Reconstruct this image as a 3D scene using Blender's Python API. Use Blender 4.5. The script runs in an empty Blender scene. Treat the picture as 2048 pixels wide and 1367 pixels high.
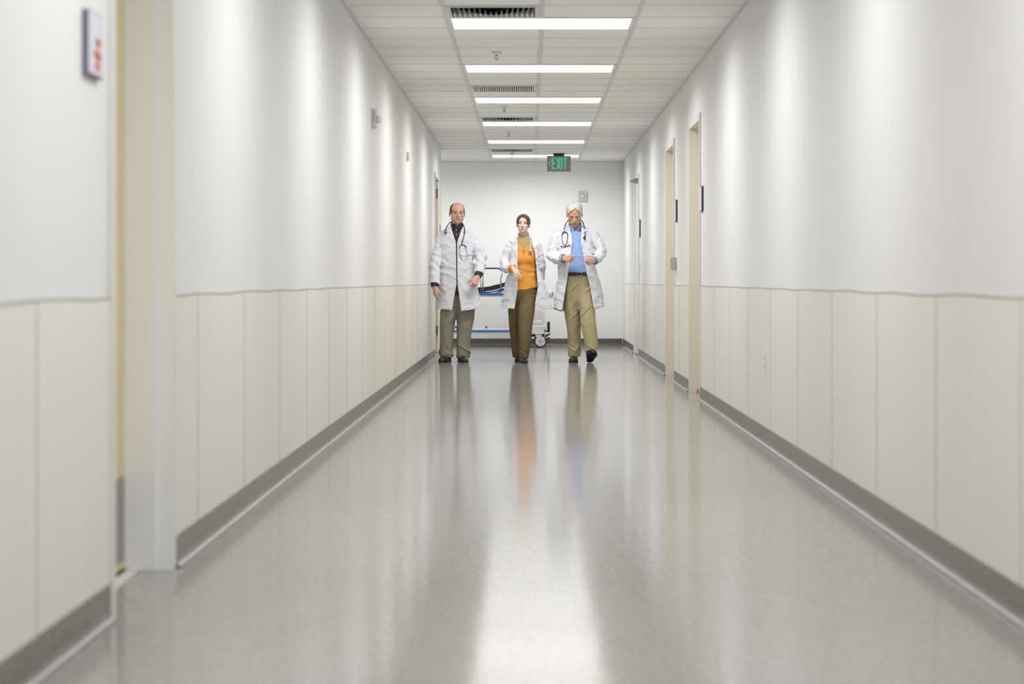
import bpy, bmesh, math, random
import numpy as np
from mathutils import Vector, Matrix

S = bpy.context.scene
COL = S.collection
random.seed(4)

# ------------------------------------------------------------------ camera, world, lamps, exposure
F_PX = 4400.0                      # focal length in pixels of the 2048 px wide frame
CAM_Z = 0.91
VPX, VPY = 1060.0, 561.5           # where the corridor's lines meet
CEIL = 2.59
XL, XR = -1.135, 1.315             # faces of the two corridor walls
Y_BACK = 31.0
Y_LEFT_END = 28.15                 # the left wall stops here, the corridor turns left
Y_NEAR = -5.0
ROW0, ROW = 14.07, 0.61            # ceiling grid rows
TEE_X = (-0.535, 0.0745, 0.684)

cam = bpy.data.cameras.new('camera')
camo = bpy.data.objects.new('camera', cam)
COL.objects.link(camo)
camo.location = (0, 0, CAM_Z)
camo.rotation_euler = (math.radians(90), 0, 0)
cam.sensor_width = 36.0
cam.lens = F_PX / 2048 * 36.0
cam.shift_x = -(VPX - 1024.0) / 2048
cam.shift_y = -(683.5 - VPY) / 2048
cam.clip_start = 0.05
cam.clip_end = 200
cam.dof.use_dof = True
cam.dof.focus_distance = 24.4
cam.dof.aperture_fstop = 3.4
S.camera = camo

w = bpy.data.worlds.new('world')
w.use_nodes = True
w.node_tree.nodes['Background'].inputs[0].default_value = (0.9, 0.95, 1, 1)
w.node_tree.nodes['Background'].inputs[1].default_value = 0.05
S.world = w

S.view_settings.view_transform = 'Standard'
S.view_settings.look = 'None'
S.view_settings.gamma = 1.0
S.view_settings.use_curve_mapping = False
S.view_settings.exposure = 0.0

LAMP_W = 30.5
LAMP_SPREAD = 168.0
DIFFUSER_E = 1.45
def ceiling_lamp(x, y, parent=None, base=(0, 0, 0), sx=1.14, sy=0.54):
    l = bpy.data.lights.new('lamp', 'AREA')
    l.shape = 'RECTANGLE'
    l.size, l.size_y = sx, sy
    l.energy = LAMP_W
    l.color = (0.985, 0.99, 1.0)
    l.spread = math.radians(LAMP_SPREAD)
    o = bpy.data.objects.new('lamp', l)
    COL.objects.link(o)
    o.location = (x - base[0], y - base[1], CEIL - 0.012 - base[2])
    if parent: o.parent = parent
    return o
LX = (TEE_X[0] + TEE_X[2]) / 2
for k in range(-6, 0):             # the lamps over the near part of the corridor, above the picture
    ceiling_lamp(LX, ROW0 + ROW / 2 + 5 * ROW * k)
for x in (-2.2, -4.0):             # unseen lamps put in the side passage to brighten the back wall
    ceiling_lamp(x, 29.6).data.energy = LAMP_W * 0.85

# ------------------------------------------------------------------ materials
def lin(c):
    out = []
    for v in c[:3]:
        v = v / 255.0
        out.append(v / 12.92 if v <= 0.04045 else ((v + 0.055) / 1.055) ** 2.4)
    return (out[0], out[1], out[2], 1.0)

def mat(name, rgb, rough=0.6, metal=0.0, spec=0.5, noise=0.0, scale=40.0, bump=0.0, bscale=None, emit=0.0, sheen=0.0,
        stretch=None, attr=None, sss=0.0, coat=0.0, dist=0.002):
    m = bpy.data.materials.new(name)
    m.use_nodes = True
    nt = m.node_tree
    b = nt.nodes['Principled BSDF']
    c = lin(rgb)
    b.inputs['Base Color'].default_value = c
    b.inputs['Roughness'].default_value = rough
    b.inputs['Metallic'].default_value = metal
    b.inputs['Specular IOR Level'].default_value = spec
    if sheen: b.inputs['Sheen Weight'].default_value = sheen
    if coat: b.inputs['Coat Weight'].default_value = coat
    if sss:
        b.inputs['Subsurface Weight'].default_value = sss
        b.inputs['Subsurface Radius'].default_value = (0.012, 0.005, 0.003)
        b.inputs['Subsurface Scale'].default_value = 0.6
    if emit:
        b.inputs['Emission Color'].default_value = c
        b.inputs['Emission Strength'].default_value = emit
    geo = nt.nodes.new('ShaderNodeNewGeometry')
    vec = geo.outputs['Position']
    if stretch:
        mp = nt.nodes.new('ShaderNodeMapping')
        mp.inputs['Scale'].default_value = stretch
        nt.links.new(vec, mp.inputs['Vector'])
        vec = mp.outputs['Vector']
    src = None
    if attr:
        a = nt.nodes.new('ShaderNodeAttribute')
        a.attribute_name = attr
        src = a.outputs['Color']
        nt.links.new(src, b.inputs['Base Color'])
    if noise:
        n = nt.nodes.new('ShaderNodeTexNoise')
        n.inputs['Scale'].default_value = scale
        n.inputs['Detail'].default_value = 3
        nt.links.new(vec, n.inputs['Vector'])
        mr = nt.nodes.new('ShaderNodeMapRange')
        mr.inputs['From Min'].default_value = 0.25
        mr.inputs['From Max'].default_value = 0.75
        mr.inputs['To Min'].default_value = 1 - noise
        mr.inputs['To Max'].default_value = 1 + noise
        nt.links.new(n.outputs['Fac'], mr.inputs['Value'])
        mx = nt.nodes.new('ShaderNodeMix')
        mx.data_type = 'RGBA'
        mx.blend_type = 'MULTIPLY'
        mx.inputs['Factor'].default_value = 1.0
        if src: nt.links.new(src, mx.inputs[6])
        else: mx.inputs[6].default_value = c
        cmb = nt.nodes.new('ShaderNodeCombineColor')
        for i in range(3): nt.links.new(mr.outputs['Result'], cmb.inputs[i])
        nt.links.new(cmb.outputs[0], mx.inputs[7])
        nt.links.new(mx.outputs[2], b.inputs['Base Color'])
    if bump:
        n2 = nt.nodes.new('ShaderNodeTexNoise')
        n2.inputs['Scale'].default_value = bscale or scale
        n2.inputs['Detail'].default_value = 2
        nt.links.new(vec, n2.inputs['Vector'])
        bp = nt.nodes.new('ShaderNodeBump')
        bp.inputs['Strength'].default_value = bump
        bp.inputs['Distance'].default_value = dist
        nt.links.new(n2.outputs['Fac'], bp.inputs['Height'])
        nt.links.new(bp.outputs['Normal'], b.inputs['Normal'])
    return m

def speckle(name, dark, mid, light, rough, scale, spec=0.5, bump=0.0):
    m = bpy.data.materials.new(name)
    m.use_nodes = True
    nt = m.node_tree
    b = nt.nodes['Principled BSDF']
    geo = nt.nodes.new('ShaderNodeNewGeometry')
    v = nt.nodes.new('ShaderNodeTexVoronoi')
    v.inputs['Scale'].default_value = scale
    nt.links.new(geo.outputs['Position'], v.inputs['Vector'])
    sep = nt.nodes.new('ShaderNodeSeparateColor')
    nt.links.new(v.outputs['Color'], sep.inputs[0])
    r = nt.nodes.new('ShaderNodeValToRGB')
    r.color_ramp.interpolation = 'CONSTANT'
    e = r.color_ramp.elements
    e[0].position, e[0].color = 0.0, lin(dark)
    e[1].position, e[1].color = 0.22, lin(mid)
    x = e.new(0.84); x.color = lin(light)
    nt.links.new(sep.outputs[0], r.inputs['Fac'])
    n = nt.nodes.new('ShaderNodeTexNoise')
    n.inputs['Scale'].default_value = 1.3
    nt.links.new(geo.outputs['Position'], n.inputs['Vector'])
    mr = nt.nodes.new('ShaderNodeMapRange')
    mr.inputs['To Min'].default_value = 0.93
    mr.inputs['To Max'].default_value = 1.07
    nt.links.new(n.outputs['Fac'], mr.inputs['Value'])
    mx = nt.nodes.new('ShaderNodeMix')
    mx.data_type = 'RGBA'; mx.blend_type = 'MULTIPLY'
    mx.inputs['Factor'].default_value = 1
    nt.links.new(r.outputs['Color'], mx.inputs[6])
    cmb = nt.nodes.new('ShaderNodeCombineColor')
    for i in range(3): nt.links.new(mr.outputs['Result'], cmb.inputs[i])
    nt.links.new(cmb.outputs[0], mx.inputs[7])
    nt.links.new(mx.outputs[2], b.inputs['Base Color'])
    b.inputs['Roughness'].default_value = rough
    b.inputs['Specular IOR Level'].default_value = spec
    if bump:
        n2 = nt.nodes.new('ShaderNodeTexNoise')
        n2.inputs['Scale'].default_value = 9
        n2.inputs['Detail'].default_value = 3
        nt.links.new(geo.outputs['Position'], n2.inputs['Vector'])
        bp = nt.nodes.new('ShaderNodeBump')
        bp.inputs['Strength'].default_value = bump
        bp.inputs['Distance'].default_value = 0.001
        nt.links.new(n2.outputs['Fac'], bp.inputs['Height'])
        nt.links.new(bp.outputs['Normal'], b.inputs['Normal'])
    return m

M = {}
M['wall_end'] = mat('lightened_wall_paint', (243, 243, 243), 0.5, spec=0.3, noise=0.012, scale=3, bump=0.1, bscale=160)  # wall paint lightened to stand in for missing light on the end walls
M['wall'] = mat('white_wall_paint', (231, 231, 231), 0.6, spec=0.2, noise=0.012, scale=3, bump=0.12, bscale=160)
M['panel'] = mat('beige_wall_panel', (232, 230, 221), 0.45, spec=0.3, noise=0.02, scale=5, stretch=(1, 6, 0.4))
M['seam'] = mat('panel_seam', (196, 193, 183), 0.6)
M['floor'] = speckle('speckled_floor', (130, 128, 124), (152, 150, 145), (168, 166, 161), 0.112, 190, spec=0.22)
M['base'] = speckle('speckled_cove_base', (66, 63, 58), (96, 92, 86), (140, 136, 128), 0.28, 190, spec=0.6)
M['tile'] = mat('ceiling_tile', (250, 249, 246), 0.9, spec=0.1, noise=0.03, scale=120, bump=0.2, bscale=250)
M['tee'] = mat('ceiling_grid_paint', (222, 221, 217), 0.5)
M['diffuser'] = mat('lit_diffuser', (255, 253, 248), 0.5, emit=DIFFUSER_E)
M['fixture'] = mat('white_enamel', (232, 232, 228), 0.35)
M['vent'] = mat('vent_white', (222, 221, 220), 0.45)
M['vent_dark'] = mat('vent_throat', (40, 40, 50), 0.8)
M['frame'] = mat('door_frame_paint', (222, 221, 217), 0.38)
M['jamb'] = mat('door_jamb_paint', (242, 243, 244), 0.4)
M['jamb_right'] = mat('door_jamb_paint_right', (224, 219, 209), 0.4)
M['panel_edge'] = mat('panel_edge_dark', (172, 168, 156), 0.6)
M['maple'] = mat('maple_veneer', (236, 216, 164), 0.4, noise=0.07, scale=6, stretch=(6, 6, 0.5))
M['steel'] = mat('brushed_steel', (165, 165, 162), 0.35, metal=0.9, noise=0.04, scale=60)
M['chrome'] = mat('chrome', (205, 205, 208), 0.15, metal=1.0)
M['alu'] = mat('satin_aluminium', (150, 150, 152), 0.4, metal=0.7)
M['grey_plate'] = mat('light_grey_plastic', (205, 203, 205), 0.5)
M['white_plastic'] = mat('white_plastic', (232, 232, 230), 0.35)
M['sign_edge'] = mat('dark_sign_edge', (66, 64, 86), 0.5)
M['sign_edge_pale'] = mat('grey_sign_edge', (118, 116, 134), 0.5)
M['sign_face'] = mat('pale_sign_face', (216, 216, 224), 0.45)
M['red'] = mat('red_print', (208, 92, 82), 0.6)
M['black'] = mat('black_rubber', (22, 22, 24), 0.5)
M['exit_grey'] = mat('exit_sign_grey', (160, 159, 156), 0.6, noise=0.05, scale=300)
M['exit_green'] = mat('exit_sign_green', (96, 208, 160), 0.5, emit=0.30)
M['box_tan'] = mat('tan_box', (188, 186, 170), 0.5)
M['blue'] = mat('blue_bumper', (34, 98, 190), 0.35)
M['gurney_white'] = mat('gurney_shell', (218, 217, 212), 0.3, noise=0.02, scale=4)
M['lens'] = mat('clear_lens', (225, 226, 232), 0.12, spec=0.8)

# ------------------------------------------------------------------ mesh building
ORG = {}                            # object name -> world position of its origin
def origin(o):
    return ORG.get(o.name, (0, 0, 0))

def tag(o, label=None, cat=None, group=None, kind=None):
    if label: o['label'] = label
    if cat: o['category'] = cat
    if group: o['group'] = group
    if kind: o['kind'] = kind
    return o

def empty(name, loc, label=None, cat=None, group=None, kind=None):
    o = bpy.data.objects.new(name, None)
    o.empty_display_size = 0.1
    COL.objects.link(o)
    o.location = loc
    ORG[o.name] = tuple(loc)
    return tag(o, label, cat, group, kind)

class MB:
    def __init__(s):
        s.v = []; s.f = []; s.sm = []
    def add(s, v, f, smooth=False):
        n = len(s.v)
        s.v += [tuple(p) for p in v]
        for q in f:
            s.f.append(tuple(i + n for i in q)); s.sm.append(smooth)
        return s
    def box(s, x0, x1, y0, y1, z0, z1):
        v = [(x, y, z) for x in (x0, x1) for y in (y0, y1) for z in (z0, z1)]
        return s.add(v, [(0, 1, 3, 2), (4, 6, 7, 5), (0, 4, 5, 1), (2, 3, 7, 6), (0, 2, 6, 4), (1, 5, 7, 3)])
    def bbox(s, x0, x1, y0, y1, z0, z1, b=0.004, seg=2):
        bm = bmesh.new()
        bmesh.ops.create_cube(bm, size=1)
        for q in bm.verts:
            q.co = ((x0 + x1) / 2 + q.co.x * (x1 - x0), (y0 + y1) / 2 + q.co.y * (y1 - y0), (z0 + z1) / 2 + q.co.z * (z1 - z0))
        b = min(b, 0.45 * min(x1 - x0, y1 - y0, z1 - z0))
        bmesh.ops.bevel(bm, geom=bm.edges[:], offset=b, segments=seg, affect='EDGES', profile=0.5)
        bm.verts.index_update()
        s.add([q.co[:] for q in bm.verts], [[q.index for q in f.verts] for f in bm.faces])
        bm.free()
        return s
    def prism(s, poly, axis, a, b):
        # poly: 2D points; axis 0: (y,z) swept along x, 1: (x,z) along y, 2: (x,y) along z
        def P(p, t):
            return ((t, p[0], p[1]), (p[0], t, p[1]), (p[0], p[1], t))[axis]
        n = len(poly)
        v = [P(p, a) for p in poly] + [P(p, b) for p in poly]
        f = [tuple(range(n))[::-1], tuple(range(n, 2 * n))]
        f += [(i, (i + 1) % n, n + (i + 1) % n, n + i) for i in range(n)]
        return s.add(v, f)
    def tube(s, pts, r, seg=10, cap=True, smooth=True):
        P = [Vector(p) for p in pts]
        R = r if hasattr(r, '__len__') else [r] * len(P)
        v = []; f = []
        t0 = (P[1] - P[0]).normalized()
        u = t0.orthogonal().normalized()
        for i, p in enumerate(P):
            t = (P[min(i + 1, len(P) - 1)] - P[max(i - 1, 0)]).normalized()
            u = (u - t * u.dot(t))
            u = u.normalized() if u.length > 1e-6 else t.orthogonal().normalized()
            wv = t.cross(u)
            for k in range(seg):
                a = 2 * math.pi * k / seg
                v.append(p + (u * math.cos(a) + wv * math.sin(a)) * R[i])
        for i in range(len(P) - 1):
            for k in range(seg):
                k2 = (k + 1) % seg
                f.append((i * seg + k, i * seg + k2, (i + 1) * seg + k2, (i + 1) * seg + k))
        if cap:
            f.append(tuple(range(seg))[::-1])
            f.append(tuple(range((len(P) - 1) * seg, len(P) * seg)))
        return s.add(v, f, smooth)
    def cyl(s, c, axis, r, a, b, seg=24, r2=None):
        q0 = list(c); q1 = list(c)
        q0[axis] = a; q1[axis] = b
        return s.tube([q0, q1], [r, r if r2 is None else r2], seg, smooth=False)
    def lathe(s, c, axis, prof, seg=32):
        # prof: (t, r) along axis
        v = []; f = []
        for t, r in prof:
            for k in range(seg):
                a = 2 * math.pi * k / seg
                e = [r * math.cos(a), r * math.sin(a)]
                e.insert(axis, t)
                v.append((c[0] + e[0], c[1] + e[1], c[2] + e[2]))
        for i in range(len(prof) - 1):
            for k in range(seg):
                k2 = (k + 1) % seg
                f.append((i * seg + k, i * seg + k2, (i + 1) * seg + k2, (i + 1) * seg + k))
        f.append(tuple(range(seg))[::-1]); f.append(tuple(range((len(prof) - 1) * seg, len(prof) * seg)))
        return s.add(v, f, True)
    def sphere(s, c, r, seg=16, rings=10):
        rr = r if hasattr(r, '__len__') else (r, r, r)
        v = [(c[0], c[1], c[2] - rr[2])]; f = []
        for i in range(1, rings):
            a = math.pi * i / rings
            for k in range(seg):
                b = 2 * math.pi * k / seg
                v.append((c[0] + rr[0] * math.sin(a) * math.cos(b), c[1] + rr[1] * math.sin(a) * math.sin(b), c[2] - rr[2] * math.cos(a)))
        v.append((c[0], c[1], c[2] + rr[2]))
        for k in range(seg):
            f.append((0, 1 + (k + 1) % seg, 1 + k))
            f.append((len(v) - 1, 1 + (rings - 2) * seg + k, 1 + (rings - 2) * seg + (k + 1) % seg))
        for i in range(rings - 2):
            for k in range(seg):
                f.append((1 + i * seg + k, 1 + i * seg + (k + 1) % seg, 1 + (i + 1) * seg + (k + 1) % seg, 1 + (i + 1) * seg + k))
        return s.add(v, f, True)
    def build(s, name, m, parent=None, at=None, **kw):
        """ONE mesh object; world coordinates; origin at `at` (or the parent's origin)."""
        o0 = at if at is not None else (origin(parent) if parent else (0, 0, 0))
        me = bpy.data.meshes.new(name)
        me.from_pydata([(x - o0[0], y - o0[1], z - o0[2]) for x, y, z in s.v], [], s.f)
        me.polygons.foreach_set('use_smooth', s.sm)
        bm = bmesh.new(); bm.from_mesh(me)
        bmesh.ops.recalc_face_normals(bm, faces=bm.faces[:])
        bm.to_mesh(me); bm.free()
        me.materials.append(m)
        o = bpy.data.objects.new(name, me)
        COL.objects.link(o)
        if parent:
            o.parent = parent
            po = origin(parent)
            o.location = (o0[0] - po[0], o0[1] - po[1], o0[2] - po[2])
        else:
            o.location = o0
        ORG[o.name] = tuple(o0)
        return tag(o, **kw)

def text_mb(txt, size, to_world, depth=0.001):
    """Letters from the built-in font as a mesh; to_world maps (u, v, d) to a point."""
    cu = bpy.data.curves.new('letters', 'FONT')
    cu.body = txt; cu.size = size; cu.align_x = 'CENTER'; cu.align_y = 'CENTER'; cu.extrude = depth
    ob = bpy.data.objects.new('letters', cu)
    COL.objects.link(ob)
    bpy.context.view_layer.update()
    me = bpy.data.meshes.new_from_object(ob)
    mb = MB()
    mb.add([to_world(q.co.x, q.co.y, q.co.z) for q in me.vertices], [tuple(p.vertices) for p in me.polygons])
    bpy.data.objects.remove(ob)
    bpy.data.curves.remove(cu)
    bpy.data.meshes.remove(me)
    return mb

# ------------------------------------------------------------------ setting
TH = 0.20                           # wall thickness
D_L = [(5.96, 6.93), (26.18, 27.32)]
D_R = [(16.97, 18.03), (20.02, 21.13), (26.52, 27.63)]
D_H = 2.155
XBL = -5.0                          # end of the side corridor

MB().box(XBL - 0.1, XR + 0.2, Y_NEAR, Y_BACK + 0.2, -0.12, 0).build('floor', M['floor'], kind='structure')

def wall_run(x0, x1, y0, y1, doors):
    mb = MB(); y = y0
    for a, b in doors:
        mb.box(x0, x1, y, a, 0, CEIL + 0.1)
        mb.box(x0, x1, a, b, D_H, CEIL + 0.1)
        y = b
    mb.box(x0, x1, y, y1, 0, CEIL + 0.1)
    return mb
wall_run(XL - TH, XL, Y_NEAR, Y_LEFT_END, D_L).build('wall_left', M['wall'], kind='structure')
wall_run(XR, XR + TH, Y_NEAR, Y_BACK, D_R).build('wall_right', M['wall'], kind='structure')
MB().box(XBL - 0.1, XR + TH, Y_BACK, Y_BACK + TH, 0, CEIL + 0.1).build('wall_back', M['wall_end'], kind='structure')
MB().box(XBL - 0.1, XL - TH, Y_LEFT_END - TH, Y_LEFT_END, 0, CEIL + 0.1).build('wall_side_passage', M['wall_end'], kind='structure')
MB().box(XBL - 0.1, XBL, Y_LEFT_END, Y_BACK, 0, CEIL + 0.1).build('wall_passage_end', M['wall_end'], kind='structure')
MB().box(XL - TH, XR + TH, Y_NEAR - 0.1, Y_NEAR, 0, CEIL + 0.1).build('wall_near', M['wall'], kind='structure')

# wainscot sheets: 4 ft sheets, a slightly wavy top edge, a darker joint between sheets
W_TOP = CAM_Z - 0.038
def wainscot(name, xf, sign, runs, first):
    mb = MB(); sm = MB(); em = MB()
    T = 0.006
    for a, b in runs:
        ys = [a]
        while ys[-1] < b - 0.05: ys.append(min(ys[-1] + 0.1, b))
        if ys[-1] < b: ys[-1] = b
        def top(y):
            return W_TOP + max(0.15, 1.1 - y / 16) * (0.004 * math.sin(y * 5.15 + first) + 0.002 * math.sin(y * 2.1 + 1)) - 0.0007 * max(0, 14 - y)
        v = []; f = []; ev = []
        for y in ys:
            v += [(xf, y, 0.095), (xf + sign * T, y, 0.095), (xf + sign * T, y, top(y) - 0.003), (xf + sign * (T - 0.003), y, top(y)), (xf, y, top(y))]
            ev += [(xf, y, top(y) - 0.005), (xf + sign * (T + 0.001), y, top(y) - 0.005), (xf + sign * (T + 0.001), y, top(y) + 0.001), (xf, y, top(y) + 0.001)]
        for i in range(len(ys) - 1):
            for k in range(5):
                k2 = (k + 1) % 5
                f.append((i * 5 + k, i * 5 + k2, (i + 1) * 5 + k2, (i + 1) * 5 + k))
        n = len(ys) - 1
        f += [(0, 1, 2, 3, 4), tuple(n * 5 + k for k in (4, 3, 2, 1, 0))]
        mb.add(v, f)
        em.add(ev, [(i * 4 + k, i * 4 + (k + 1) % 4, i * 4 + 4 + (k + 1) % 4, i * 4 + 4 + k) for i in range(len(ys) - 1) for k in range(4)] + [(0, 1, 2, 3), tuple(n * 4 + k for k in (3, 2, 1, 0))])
        y = first + math.ceil((a + 0.02 - first) / 1.22) * 1.22
        while y < b - 0.02:
            g = 0.006
            sm.box(min(xf + sign * T, xf + sign * (T + 0.0012)), max(xf + sign * T, xf + sign * (T + 0.0012)), y - g, y + g, 0.096, top(y) - 0.004)
            y += 1.22
    o = mb.build(name, M['panel'], kind='structure')
    sm.build('panel_joint', M['seam'], o)
    em.build('panel_edge', M['panel_edge'], o)  # thin darker line added along the top of the panels
    return o
CW = 0.052                          # width of a door casing
def runs(y0, y1, doors):
    out = []; y = y0
    for a, b in doors:
        out.append((y, a - CW)); y = b + CW
    out.append((y, y1))
    return [r for r in out if r[1] - r[0] > 0.05]
RL = runs(Y_NEAR, Y_LEFT_END, D_L); RR = runs(Y_NEAR, Y_BACK, D_R)
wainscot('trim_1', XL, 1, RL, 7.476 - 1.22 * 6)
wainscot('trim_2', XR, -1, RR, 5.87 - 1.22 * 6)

# cove base: flat band, then a rounded toe running out onto the floor
def cove(y0, y1, xf, sign):
    T = 0.008
    prof = [(0, 0.1), (T * 0.6, 0.1), (T, 0.096), (T, 0.032)]
    for i in range(1, 7):
        a = i / 6 * math.pi / 2
        prof.append((T + 0.03 * (1 - math.cos(a)), 0.032 - 0.03 * math.sin(a)))
    prof += [(T + 0.032, 0.0), (0, 0.0)]
    return [(xf + sign * p[0], p[1]) for p in prof]
def base_mesh(xf, sign, rr):
    mb = MB()
    for a, b in rr:
        mb.prism(cove(a, b, xf, sign), 1, a, b)
    for i in range(len(mb.sm)): mb.sm[i] = False
    return mb
base_mesh(XL, 1, RL).build('baseboard_left', M['base'], kind='structure')
base_mesh(XR, -1, RR).build('baseboard_right', M['base'], kind='structure')
mb = MB()
mb.prism([(Y_BACK - (p[0] - 0), p[1]) for p in cove(0, 0, 0, 1)], 0, XBL, XR - 0.02)
mb.build('baseboard_back', M['base'], kind='structure')

# ceiling: 2 ft tiles in a grid, left open where a lamp or a grille sits
VENT_ROWS = (-1, 8, 14, 23)
LAMP_ROWS = tuple(range(-30, 28, 5))
tm = MB(); gm = MB()
cols = [XL] + list(TEE_X) + [XR]
rows = [ROW0 + ROW * k for k in range(-32, 28)]
kk = list(range(-32, 28))
for k, y in zip(kk, rows):
    y1 = min(y + ROW, Y_BACK)
    if y1 <= Y_NEAR or y >= Y_BACK - 0.01: continue
    for c in range(4):
        if k in LAMP_ROWS and k >= 0 and c in (1, 2): continue
        if k in VENT_ROWS and c == 1: continue
        tm.box(cols[c], cols[c + 1], max(y, Y_NEAR), y1, CEIL + 0.006, CEIL + 0.02)
    gm.box(XL, XR, y - 0.007, y + 0.007, CEIL + 0.0035, CEIL + 0.008)
for x in TEE_X:
    gm.box(x - 0.012, x + 0.012, Y_NEAR, Y_BACK, CEIL, CEIL + 0.008)
for x0, x1 in ((XL, XL + 0.018), (XR - 0.018, XR)):
    gm.box(x0, x1, Y_NEAR, Y_LEFT_END if x0 < 0 else Y_BACK, CEIL - 0.002, CEIL + 0.008)
gm.box(XBL, XR, Y_BACK - 0.02, Y_BACK, CEIL - 0.002, CEIL + 0.008)
tm.box(XBL - 0.1, XL, Y_LEFT_END, Y_BACK, CEIL + 0.006, CEIL + 0.02)
ceil = tm.build('ceiling', M['tile'], kind='structure')
gm.build('ceiling_grid', M['tee'], ceil)
# ------------------------------------------------------------------ lamps in view
ORD = ['nearest', 'second', 'third', 'fourth', 'fifth', 'farthest']
LAMP_LABEL = ['nearest and largest lit rectangular ceiling light, beside the first air vent',
              'second lit rectangular ceiling light, just before the straight-slatted vent',
              'third lit rectangular ceiling light, just beyond the straight-slatted vent',
              'fourth lit rectangular ceiling light, directly behind a vent with slanted vanes',
              'fifth lit ceiling light, between the last two sprinklers',
              'farthest lit ceiling light, partly hidden behind the exit sign']
for i in range(6):
    y0 = ROW0 + 5 * ROW * i; y1 = y0 + ROW
    x0, x1 = TEE_X[0] + 0.012, TEE_X[2] - 0.012
    y0 += 0.008; y1 -= 0.008
    c = ((x0 + x1) / 2, (y0 + y1) / 2, CEIL)
    e = empty('ceiling_light', c, LAMP_LABEL[i], 'ceiling light', 'rectangular ceiling lights')
    mb = MB(); r = 0.02
    mb.box(x0, x1, y0, y0 + r, CEIL - 0.001, CEIL + 0.04).box(x0, x1, y1 - r, y1, CEIL - 0.001, CEIL + 0.04)
    mb.box(x0, x0 + r, y0 + r, y1 - r, CEIL - 0.001, CEIL + 0.04).box(x1 - r, x1, y0 + r, y1 - r, CEIL - 0.001, CEIL + 0.04)
    mb.box(x0, x1, y0, y1, CEIL + 0.04, CEIL + 0.08)
    mb.build('light_frame', M['fixture'], e)
    MB().bbox(x0 + r, x1 - r, y0 + r, y1 - r, CEIL - 0.004, CEIL + 0.02, 0.004).build('diffuser', M['diffuser'], e)
    ceiling_lamp(c[0], c[1], e, c)

# ------------------------------------------------------------------ air vents
VL = ['nearest air vent, slanted vanes and dark throat, beside the first ceiling light',
      'straight-slatted air return grille between the second and third ceiling lights',
      'air vent with slanted vanes just before the fourth ceiling light',
      'small far air vent with slanted vanes before the farthest ceiling light']
for j, k in enumerate(VENT_ROWS):
    y0 = ROW0 + ROW * k + 0.008; y1 = y0 + ROW - 0.016
    x0, x1 = TEE_X[0] + 0.013, TEE_X[1] - 0.013
    cx, cy = (x0 + x1) / 2, (y0 + y1) / 2
    e = empty('air_vent', (cx, cy, CEIL), VL[j], 'air vent', 'ceiling air vents')
    mb = MB(); r = 0.03; zt = CEIL + 0.006; zb = CEIL - 0.004
    mb.box(x0, x1, y0, y0 + r, zb, zt).box(x0, x1, y1 - r, y1, zb, zt)
    mb.box(x0, x0 + r, y0 + r, y1 - r, zb, zt).box(x1 - r, x1, y0 + r, y1 - r, zb, zt)
    mb.build('vent_frame', M['vent'], e)
    d = 0.10
    mb = MB()
    mb.box(x0, x1, y0, y1, CEIL + d, CEIL + d + 0.01)
    mb.box(x0, x0 + 0.004, y0, y1, zt, CEIL + d).box(x1 - 0.004, x1, y0, y1, zt, CEIL + d)
    mb.box(x0, x1, y0, y0 + 0.004, zt, CEIL + d).box(x0, x1, y1 - 0.004, y1, zt, CEIL + d)
    mb.build('throat', M['vent_dark'], e)
    mb = MB()
    if j == 1:                                          # return grille: straight fins along the corridor
        n = 28
        for i in range(n):
            x = x0 + r + (i + 0.5) * (x1 - x0 - 2 * r) / n
            mb.prism([(x - 0.0045, CEIL - 0.003), (x + 0.0045, CEIL - 0.003), (x + 0.0065, CEIL + 0.07), (x - 0.0005, CEIL + 0.07)], 1, y0 + r, y1 - r)
        mb.box(x0 + r, x1 - r, y1 - r - 0.004, y1 - r, CEIL, CEIL + 0.03)
    else:                                               # supply diffuser: vanes thrown to both sides of a domed pan
        n = 16
        for i in range(n):
            t = (i + 0.5) / n * 2 - 1
            x = cx + t * (x1 - x0 - 2 * r) / 2
            hgt = 0.010 + 0.066 * abs(t) ** 0.9
            lean = 0.022 * t
            wv = 0.0035 + 0.004 * abs(t)
            mb.prism([(x - wv, CEIL + 0.002), (x + wv, CEIL + 0.002), (x + lean + 0.0015, CEIL + 0.002 + hgt), (x + lean - 0.0015, CEIL + 0.002 + hgt)], 1, y1 - r - 0.16, y1 - r - 0.012)
        mb.build('vanes', M['vent'], e)
        mb = MB()
        seg = 24                                        # far rim plate, low in the middle and high at both ends
        pl = []
        for i in range(seg + 1):
            t = i / seg * 2 - 1
            pl.append((cx + t * (x1 - x0 - 2 * r) / 2, CEIL + 0.014 + 0.045 * abs(t) ** 1.6))
        for (xa, za), (xb, zb2) in zip(pl[:-1], pl[1:]):
            mb.prism([(xa, CEIL - 0.002), (xb, CEIL - 0.002), (xb, zb2), (xa, za)], 1, y1 - r - 0.012, y1 - r)
    mb.build('fins' if j == 1 else 'pan', M['vent'], e)

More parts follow.
